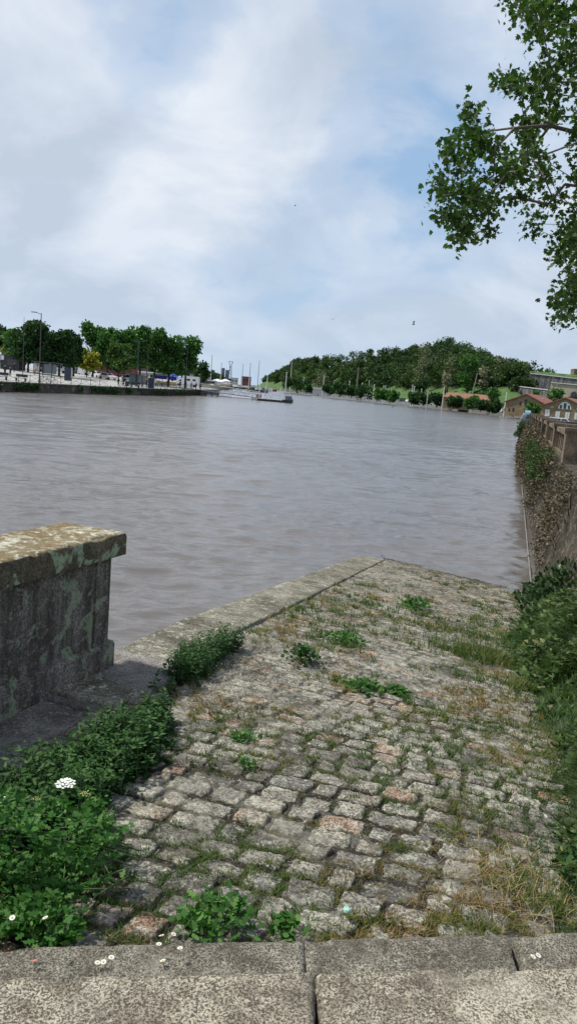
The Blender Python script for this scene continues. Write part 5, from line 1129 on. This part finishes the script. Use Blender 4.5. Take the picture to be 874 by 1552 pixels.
for x in (-.5, 1, 2.5, 3.8): MB().tube([(x, -1, -.5), (x, -1, .5)], .14, 6).build('post', M_bark2, BASE)
def boat(label, loc, rz, L, hullm, cabm, name='moored_boat', group=None):
    r = empty(name, loc, label, 'boat', group, rz); s = MB(); secs = []
    for k, (x, w, zk, zt_) in enumerate([(-.5, .32, .0, .55), (-.2, .38, -.05, .55), (.15, .34, -.05, .62), (.38, .18, 0, .75), (.5, .02, .25, .85)]):
        h = L*.16; secs.append([(x*L, -w*L*.5, zt_*h*1.4), (x*L, -w*L*.42, zk*h+.05), (x*L, 0, zk*h-.15), (x*L, w*L*.42, zk*h+.05), (x*L, w*L*.5, zt_*h*1.4)])
    V = [q_ for c_ in secs for q_ in c_]; F = []
    for i in range(4):
        for j in range(4): F.append((i*5+j, i*5+j+1, (i+1)*5+j+1, (i+1)*5+j))
        F.append((i*5, (i+1)*5, (i+1)*5+4, i*5+4))
    F.append((0, 1, 2, 3, 4)); F.append((24, 23, 22, 21, 20)); s.add(V, F).build('hull', hullm, r)
    c_ = MB().box((-.05*L, 0, L*.16*.9+.35), (L*.3, L*.22, 1.0), bev=.08).build('cabin', cabm, r); MB().box((-.05*L+L*.1505, 0, L*.16*.9+.5), (.03, L*.18, .4)).build('window', M_glass, c_)
    return r
boat('dark hulled boat moored at the outer end of the pontoon', (-2.2, 185.5, 0), 1.3, 5.5, M_blk, mat('boat_grey', (.12, .13, .15), .5)); boat('small white boat moored behind the pontoon', (-9.5, 189.2, 0), .1, 4.2, M_wpaint, mat('boat_red', (.30, .06, .05), .4))
GBt = 'boats moored far upriver along the left shore'
cols = [('white', M_wpaint), ('dark', M_blk), ('grey', M_dgrey), ('red', _m['boat_red']), ('brown', M_wood)]
for i, (px, Yd) in enumerate([(312, 300), (322, 330), (331, 360), (342, 420), (350, 470), (358, 520), (367, 560), (376, 470), (385, 430), (393, 400), (402, 470), (411, 560)]):
    c_ = cols[(i*3) % 5]; p_ = at(px, 585, Y=Yd); p_.z = 0
    boat('%s boat, number %s from the left in the far moored line' % (c_[0], ['one', 'two', 'three', 'four', 'five', 'six', 'seven', 'eight', 'nine', 'ten', 'eleven', 'twelve'][i]), p_, rnd.uniform(-.4, .4), rnd.uniform(7, 12), c_[1], M_wpaint if i % 2 else M_dgrey, group=GBt)
# ------------------------------------------------------------------ poles and masts
def polething(label, name, cat, px, yb, yt, Yd, mt, cross=None, zb=None, r0=.2, lean=0, group=None):
    b0 = at(px, yb, Y=Yd); tp = at(px+(yb-yt)*.084, yt, Y=Yd)
    if zb is not None: b0.z = zb
    h = tp.z-b0.z; r = empty(name, b0, label, cat, group); s = MB().tube([(0, 0, -.5), (lean*.5, 0, h*.5), (lean, 0, h)], [r0, r0*.8, r0*.6], 6); s.build('pole', mt, r)
    if cross: 
        for k in range(cross): MB().box((lean*.96, 0, h-.5-k*1.2), (h*.16, .15, .18)).build('cross_arm', mt, r)
    else: MB().sphere((lean, 0, h), r0*.9, 6).build('cap', mt, r)
    return r
M_post = mat('pale_post', (.55, .54, .50), .8, 0, .1)
polething('tall wooden pole with two cross arms in front of the wood', 'utility_pole', 'utility pole', 540, 591, 557, 470, M_wood, 2, 1, .45)
polething('leaning wooden utility pole at the left of the large green slope tree', 'utility_pole', 'utility pole', 714, 602, 566, 320, M_wood, None, None, .3, 1.2)
for px, yb, yt, Yd, lab in [(319, 577, 538, 420, 'tallest white mast rising beyond the end of the left quay'), (334, 578, 550, 480, 'short white mast right of the tallest one beyond the quay'), (366, 584, 552, 520, 'white mast with small top in the middle of the far river'), (377, 586, 551, 440, 'white mast directly right of the middle far mast'), (390, 586, 547, 500, 'thin mast at the left foot of the far wooded hill'),
 (404, 590, 569, 430, 'low pale post left of the pontoon posts'), (432, 594, 565, 300, 'tall pale post just right of the pontoon'), (439, 590, 549, 600, 'thin tall pole in front of the light green hill trees'), (459, 591, 572, 520, 'pale post between the small bank trees'), (489, 593, 570, 460, 'pale post in front of the white roofed shed'), (505, 596, 577, 440, 'pale post right of the white roofed shed'), (528, 597, 578, 430, 'pale post left of the tall cross armed pole'),
 (547, 600, 581, 400, 'pale post right of the tall cross armed pole'), (557, 602, 577, 395, 'taller pale post second right of the cross armed pole'), (565, 604, 583, 380, 'pale post in the middle of the bank posts'), (579, 606, 585, 365, 'pale post left one of a close pair by the grassy slope'), (582, 606, 585, 362, 'pale post right one of a close pair by the grassy slope'), (591, 608, 591, 350, 'short pale post at the right end of the bank posts'),
 (622, 612, 584, 330, 'left one of the twin tall white posts on the bank'), (625, 612, 586, 328, 'right one of the twin tall white posts on the bank'), (637, 604, 590, 330, 'short pale post on the grass behind the bank trees'), (646, 614, 594, 312, 'pale post right of the short post on the grass'), (671, 603, 587, 300, 'short pale post above the long brick house'), (763, 629, 596, 250, 'white mast in front of the left corner of the gabled house')]:
    polething(lab, 'river_post', 'post', px, yb, yt, Yd, M_post, zb=.6, r0=.26 if Yd < 400 else .36)
lp_ = at(348, 578, Y=900); lp_.z = 1; LT = empty('lattice_tower', lp_, 'distant grey lattice tower beyond the moored boats', 'tower'); s = MB(); hh_ = 27
for a, b_ in ((-1, -1), (1, -1), (1, 1), (-1, 1)): s.tube([(a*2.2, b_*2.2, 0), (a*.8, b_*.8, hh_*.85), (a*2.4, b_*.8, hh_)], .3, 4)
for k in range(6): z0, z1 = hh_*.14*k, hh_*.14*(k+1); w0, w1 = 2.2-1.4*z0/(hh_*.85), 2.2-1.4*z1/(hh_*.85); s.tube([(-w0, -w0, z0), (w1, -w1, z1)], .18, 4); s.tube([(w0, -w0, z0), (-w1, -w1, z1)], .18, 4)
s.build('frame', M_dgrey, LT); MB().box((0, 0, hh_), (5, 1, .5)).build('platform', M_dgrey, LT)
# ------------------------------------------------------------------ buildings
M_tan = stone_mat('tan_render', (.26, .195, .12), (.18, .13, .085), (.34, .27, .18), s=.05, speck=.15, blotch=.3)
M_roof = mat('red_tile', (.20, .075, .05), .85, 0, .3, .6); M_roofo = mat('orange_tile', (.21, .10, .06), .85, 0, .25, .6); M_shut = mat('white_shutter', (.62, .62, .60), .6, 0, .05)
def house(label, px, yb, Yd, rz, L, Wd, he, ha, wins, roofm, zb=1.05):
    """gable end faces local -y... width Wd along x, length L along y"""
    b0 = at(px, yb, Y=Yd); b0.z = zb; r = empty('brick_house', b0, label, 'house', rz=rz)
    s = MB(); s.prism([(-Wd/2, -.3), (-Wd/2, he), (0, ha), (Wd/2, he), (Wd/2, -.3)], 0, L); s.build('wall', M_tan, r)
    ov = .5; s = MB(); t_ = .22; k = (ha-he)/(Wd/2)
    for sg in (-1, 1): s.prism([(0, ha+.02), (sg*(Wd/2+ov), he-ov*k+.02), (sg*(Wd/2+ov), he-ov*k+t_), (0, ha+t_+.03)], -ov, L+ov)
    rf = s.build('roof', roofm, r)
    for x, z in ((Wd*.22, ha-.22*Wd*k+.32), ): MB().box((x, L*.45, z), (1.0, .9, .1)).build('skylight', M_wpaint, rf)
    for (x, z, w, h, st_) in wins:
        f = MB()
        if st_ == 'arch':
            pts = [(x+math.cos(a)*w/2, z+math.sin(a)*h) for a in np.linspace(0, math.pi, 13)]; f.prism(pts, -.10, .02); f = f.build('window', M_shut, r)
            for xx, ww, hh2 in ((-.30, .16, .5), (0, .20, .78), (.30, .16, .5)): MB().box((x+xx*w, -.13, z+hh2*h*.5+.08), (ww*w, .05, hh2*h)).build('pane', M_glass, f)
        elif st_ == 'shut': f = f.box((x, -.03, z), (w, .08, h)).build('window', M_shut, r); MB().box((x, -.085, z), (.06, .03, h*.95)).build('pane', M_lgrey, f)
        else: f = f.box((x, -.02, z), (w, .06, h)).build('window', M_glass, r)
    return r
GZ = 1.0
house('gabled tan house with red roof and small dark windows on the right bank', 793, 633, 238, -.60, 16, 12.5, 3.9, 6.6, [(-3.6, 1.6, .6, 1.2, 'd'), (-1.6, 3.6, .6, 1.2, 'd'), (0, 4.3, .9, 1.5, 'd'), (1.5, 3.6, .6, 1.2, 'd'), (-4.9, 1.4, .5, 1, 'd')], M_roof)
house('gabled tan house with red roof and big white arched window', 852, 640, 205, -.50, 18, 11.8, 3.4, 5.9, [(0, 3.0, 3.4, 1.9, 'arch'), (-3.3, 3.1, .9, .5, 'arch'), (3.3, 3.1, .9, .5, 'arch'), (-4.3, 1.6, 1.2, 1.9, 'shut'), (-1.6, 1.4, 1.1, 1.7, 'shut'), (0.9, 1.4, 1.1, 1.7, 'shut'), (3.3, 1.4, 1.2, 1.8, 'shut'), (5.1, 1.5, .9, 1.9, 'shut')], M_roof)
# long brick house: long side faces the river
b0 = at(703, 621, Y=292); b0.z = .9; LH = empty('brick_house', b0, 'long low brick house with orange roof behind bank trees', 'house', rz=-.35)
MB().box((0, 4, 2.1), (16.5, 8, 4.4)).build('wall', M_tan, LH); s = MB(); s.add([(-8.7, -.5, 4.2), (8.7, -.5, 4.2), (7.2, 4, 6.2), (-7.2, 4, 6.2), (-8.7, 8.5, 4.2), (8.7, 8.5, 4.2)], [(0, 1, 2, 3), (3, 2, 5, 4), (0, 3, 4), (1, 5, 2), (0, 4, 5, 1)]); s.build('roof', M_roofo, LH)
for x in (-6, -3, 0, 3, 6): MB().box((x, -.02, 2.6), (.9, .1, 1.3)).build('window', M_glass, LH)
# white roofed shed
b0 = at(484, 591, Y=500); b0.z = 1; SH = empty('riverside_shed', b0, 'long white roofed shed among small trees on the right bank', 'shed', rz=-.1)
MB().box((0, 4, 1.6), (14, 8, 3.2)).build('wall', M_paleconc, SH); MB().prism([(-7.5, 3.2), (7.5, 3.2), (6.8, 4.3), (-6.8, 4.3)], -.4, 8.4).build('roof', M_wpaint, SH); MB().box((-5.4, -.05, 1.3), (1.6, .1, 2.2)).build('door', M_dgrey, SH)
# fort
M_fort = stone_mat('fort_stone', (.24, .235, .225), (.11, .108, .105), (.40, .39, .36), s=.12, speck=.25, blotch=.5, streak=.8); M_bast = stone_mat('bastion_stone', (.44, .39, .29), (.32, .27, .20), (.52, .47, .37), s=.1, speck=.2, blotch=.4)
def wallseg(name, label, a, b_, ya, yb_, Yd0, Yd1, mt, thick=4, topm=None):
    """wall between two image columns: top rows ya, foot rows yb_ (pairs)"""
    A0, A1 = at(a, yb_[0], Y=Yd0), at(b_, yb_[1], Y=Yd1); T0, T1 = at(a, ya[0], Y=Yd0), at(b_, ya[1], Y=Yd1)
    r = empty(name, (A0.x, A0.y, 0), label, 'fort wall'); n = Vector((-(A1.y-A0.y), A1.x-A0.x, 0)).normalized()*thick; n = n if n.y > 0 else -n
    O_ = Vector((A0.x, A0.y, 0)); zb0, zb1 = A0.z-5, A1.z-5
    P = [Vector((A0.x, A0.y, zb0)), Vector((A1.x, A1.y, zb1)), Vector((A1.x, A1.y, T1.z))+n*.12, Vector((A0.x, A0.y, T0.z))+n*.12]; P = [q_-O_ for q_ in P]; P += [P[0]+n, P[1]+n, P[2]+n, P[3]+n]
    MB().add(P, [(0, 1, 2, 3), (7, 6, 5, 4), (0, 4, 5, 1), (1, 5, 6, 2), (2, 6, 7, 3), (3, 7, 4, 0)]).build('wall_face', mt, r)
    c_ = [P[3]-n*.08, P[2]-n*.08, P[2]+n*1.0, P[3]+n*1.0]; c2 = [q_+Vector((0, 0, .35)) for q_ in c_]; MB().add([q_+Vector((0, 0, .01)) for q_ in c_]+c2, [(0, 1, 2, 3), (7, 6, 5, 4), (0, 4, 5, 1), (1, 5, 6, 2), (2, 6, 7, 3), (3, 7, 4, 0)]).build('coping', topm or M_paleconc, r)
    return r, O_, P
wallseg('fort_wall', 'high dark grey stained fort wall on the hill at the right', 799, 930, (566, 581), (592, 604), 318, 300, M_fort)
wallseg('fort_wall', 'low grey terrace wall in front of the left end of the high fort wall', 783, 832, (586, 592), (594, 600), 312, 300, M_fort, 3)
r, O_, P = wallseg('fort_bastion', 'sunlit tan stone bastion with dark arched gate in front of the grey fort wall', 831, 940, (580, 590), (600, 614), 298, 285, M_bast, 5)
e = (P[1]-P[0]).normalized(); c_ = at(868, 600, Y=291)-O_; s = MB(); pts = [(-1.1, -1.2), (-1.1, .6)]+[(1.1*math.cos(a), .6+1.1*math.sin(a)) for a in np.linspace(math.pi, 0, 9)]+[(1.1, -1.2)]
base_pt = P[0]+e*((c_-P[0]).dot(e)); s.add([base_pt+e*x+Vector((0, -.15, 0))+Vector((0, 0, c_.z-base_pt.z+z)) for x, z in pts]+[base_pt+e*x+Vector((0, 1.5, 0))+Vector((0, 0, c_.z-base_pt.z+z)) for x, z in pts], [tuple(range(12))]+[(i, (i+1) % 12, (i+1) % 12+12, i+12) for i in range(12)]); s.build('arched_gate', M_glass, r)
b0 = at(884, 574, Y=335); BK = empty('barracks', (b0.x, b0.y, b0.z-2), 'brown brick barracks block on top of the fort at the right edge', 'building', rz=-.1); MB().box((0, 3, 3.4), (9, 6, 4.6)).build('wall', M_tan, BK); MB().box((0, 3, 5.8), (9.4, 6.4, .3)).build('cornice', M_bast, BK)
for x in (-3, 0, 3): MB().box((x, -.03, 3.6), (.8, .1, 1.2)).build('window', M_glass, BK)
# grass rampart above the fort wall
q0, q1 = at(795, 565, Y=325), at(935, 580, Y=306); v0 = [q0, q1]; s = MB(); tz = [at(795, 561, Y=330), at(935, 573, Y=312)]
s.add([q0-Vector((0, 0, 3)), q1-Vector((0, 0, 3)), tz[1]+Vector((0, 3, 0)), tz[0]+Vector((0, 3, 0)), q0+Vector((0, 30, -6)), q1+Vector((20, 30, -6))], [(0, 1, 2, 3), (3, 2, 5, 4), (0, 3, 4), (1, 5, 2), (0, 4, 5, 1)]); tag(s.build('grass_rampart', M_hill), kind='structure')
# distant buildings upriver
for lab, px, yb, yt, w, Yd, mt, nm in [('bluish grey tower block left one of two on the skyline upriver', 337, 576, 558, 4.0, 1500, mat('blue_grey_wall', (.12, .14, .18), .8), 'tower_block'), ('bluish grey tower block right one of two on the skyline upriver', 343, 577, 561, 4.5, 1500, _m['blue_grey_wall'], 'tower_block'),
 ('reddish roofed building low on the far left skyline', 372, 583, 571, 14, 1000, M_roof, 'far_building'), ('pale building beside the reddish one upriver', 355, 582, 573, 9, 1050, M_paleconc, 'far_building'), ('dark red long shop front far back behind the plane trees', 170, 565, 556, 90, 270, mat('dull_red_wall', (.20, .05, .04), .8), 'shop_building'), ('pale long building behind the dark trees at the left', 100, 562, 548, 60, 290, mat('beige_wall', (.30, .27, .22), .8), 'shop_building'), ('whitish building behind the market stalls', 300, 580, 568, 26, 330, mat('beige_wall', (.4, .37, .3), .8), 'shop_building')]:
    b0 = at(px, yb, Y=Yd); t0 = at(px, yt, Y=Yd); b0.z = 1.2 if Yd > 500 else zL(b0.x, b0.y); h = t0.z-b0.z; W_ = w*Yd/F_PX; r = empty(nm, b0, lab, 'building'); MB().box((0, 5, h/2), (W_, 10, h)).build('wall', mt, r); MB().box((0, 5, h+.2), (W_*1.02, 10.4, .4)).build('roof', M_dgrey if nm != 'far_building' else M_roof, r)
    nw = max(2, min(8, int(W_/3)))
    for k in range(nw): MB().box((-W_/2+W_*(k+.5)/nw, -.04, h*.6), (W_/nw*.45, .1, h*.22)).build('window', M_glass, r)
# ------------------------------------------------------------------ cars on the right bank
seq = ['white', 'grey', 'silver', 'white', 'black', 'blue', 'white', 'silver', 'red', 'white', 'grey', 'white', 'pale blue', 'silver', 'black', 'white']
pxs = [448, 462, 474, 503, 521, 540, 553, 560, 571, 600, 611, 618, 632, 640, 650, 659, 668, 676, 684, 694, 705, 713, 722, 733, 742, 752, 760, 770, 778]
ords = ['first', 'second', 'third', 'fourth', 'fifth', 'sixth', 'seventh', 'eighth', 'ninth', 'tenth', 'eleventh', 'twelfth', 'thirteenth', 'fourteenth', 'fifteenth']
for i, px in enumerate(pxs):
    # inland point near the bank in this viewing direction
    best = None
    for Yd in np.arange(200, 900, 2.0):
        q_ = at(px, 600, Y=float(Yd)); d_ = float(q_.x-np.interp(Yd, BR[:, 1], BR[:, 0]))
        if d_ > 4.5: best = (q_, Yd); break
    if best is None: continue
    q_, Yd = best; q_.z = 1.13; c_ = seq[i % 16]; n_ = len(pxs)
    lab = '%s %s, %s from the %s end of the row along the right bank' % (c_, 'van' if i % 7 == 3 else 'car', ords[i] if i < 15 else ords[n_-1-i], 'far left' if i < 15 else 'right')
    car(lab, q_, rnd.choice([.2, 1.4, 1.7, .0])+rnd.uniform(-.2, .2), c_, 'van' if i % 7 == 3 else ('suv' if i % 5 == 2 else 'car'), 'cars parked along the right bank')
q_ = Vector((66.2, 232, .35)); car('pale blue van standing at the water edge just left of the balustrade end', at(791, 632, Y=225)+Vector((1.2, 0, .3)), 1.4, 'pale blue', 'suv')
for px, Yd, c_, k, lab in [(812, 112, 'grey', 'suv', 'grey car roof showing over the balustrade, leftmost of three'), (852, 96, 'white', 'suv', 'white car showing over the balustrade near the right edge'), (868, 84, 'black', 'car', 'black car showing over the balustrade at the right edge'), (838, 128, 'black', 'car', 'dark car behind the white car over the balustrade')]:
    q_ = at(px, 636, Y=Yd); q_.z = 1.05 if Yd > 70 else 1.96; q_.z = float(hillz(np.array([q_.x]), np.array([q_.y]))[0])+.02; car(lab, q_, rnd.uniform(-.3, .3), c_, k)
# ------------------------------------------------------------------ gulls
def gull(label, px, py, Yd, sp, rz, fl=.3):
    r = empty('gull', at(px, py, Y=Yd), label, 'bird', 'gulls over the river', rz); r.scale = (sp,)*3
    s = MB(); n = 8; prof = [(-.45, .01), (-.35, .05), (-.1, .10), (.15, .11), (.3, .07), (.38, .075), (.46, .05), (.56, .01)]; s.tube([(x, 0, .02*(i > 3)) for i, (x, _) in enumerate(prof)], [q_ for _, q_ in prof], 8)
    for sg in (-1, 1):
        W2 = [(.12, .06*sg, .04), (.2, .5*sg, .04+fl), (.02, 1.0*sg, .02+fl*1.1), (-.12, 1.2*sg, fl*.9), (-.05, .6*sg, .02+fl), (-.15, .06*sg, .03)]; b_ = len(s.v)
        s.add([(x, y, z+.008) for x, y, z in W2]+[(x, y, z-.008) for x, y, z in W2], [(0, 1, 4, 5), (1, 2, 3, 4), (11, 10, 7, 6), (10, 9, 8, 7), (0, 6, 7, 1), (1, 7, 8, 2), (2, 8, 9, 3), (3, 9, 10, 4), (4, 10, 11, 5)])
    s.add([(-.4, -.03, 0), (-.4, .03, 0), (-.62, .09, 0), (-.62, -.09, 0), (-.4, -.03, -.015), (-.4, .03, -.015), (-.62, .09, -.012), (-.62, -.09, -.012)], [(0, 1, 2, 3), (7, 6, 5, 4), (0, 4, 5, 1), (1, 5, 6, 2), (2, 6, 7, 3), (3, 7, 4, 0)])
    s.build('body', mat('gull_plumage', (.10, .10, .11), .8), r, True)
gull('small dark gull high in the middle of the sky', 447, 312, 60, .16, .5, .5); gull('small gull low in the sky above the far wood, left one', 504, 484, 70, .22, 1.2, .3); gull('gull with raised wings above the wood, right one', 626, 492, 60, .28, .1, .9); gull('gull flying low over the water off the right bank', 595, 617, 150, .6, 1.0, .5)
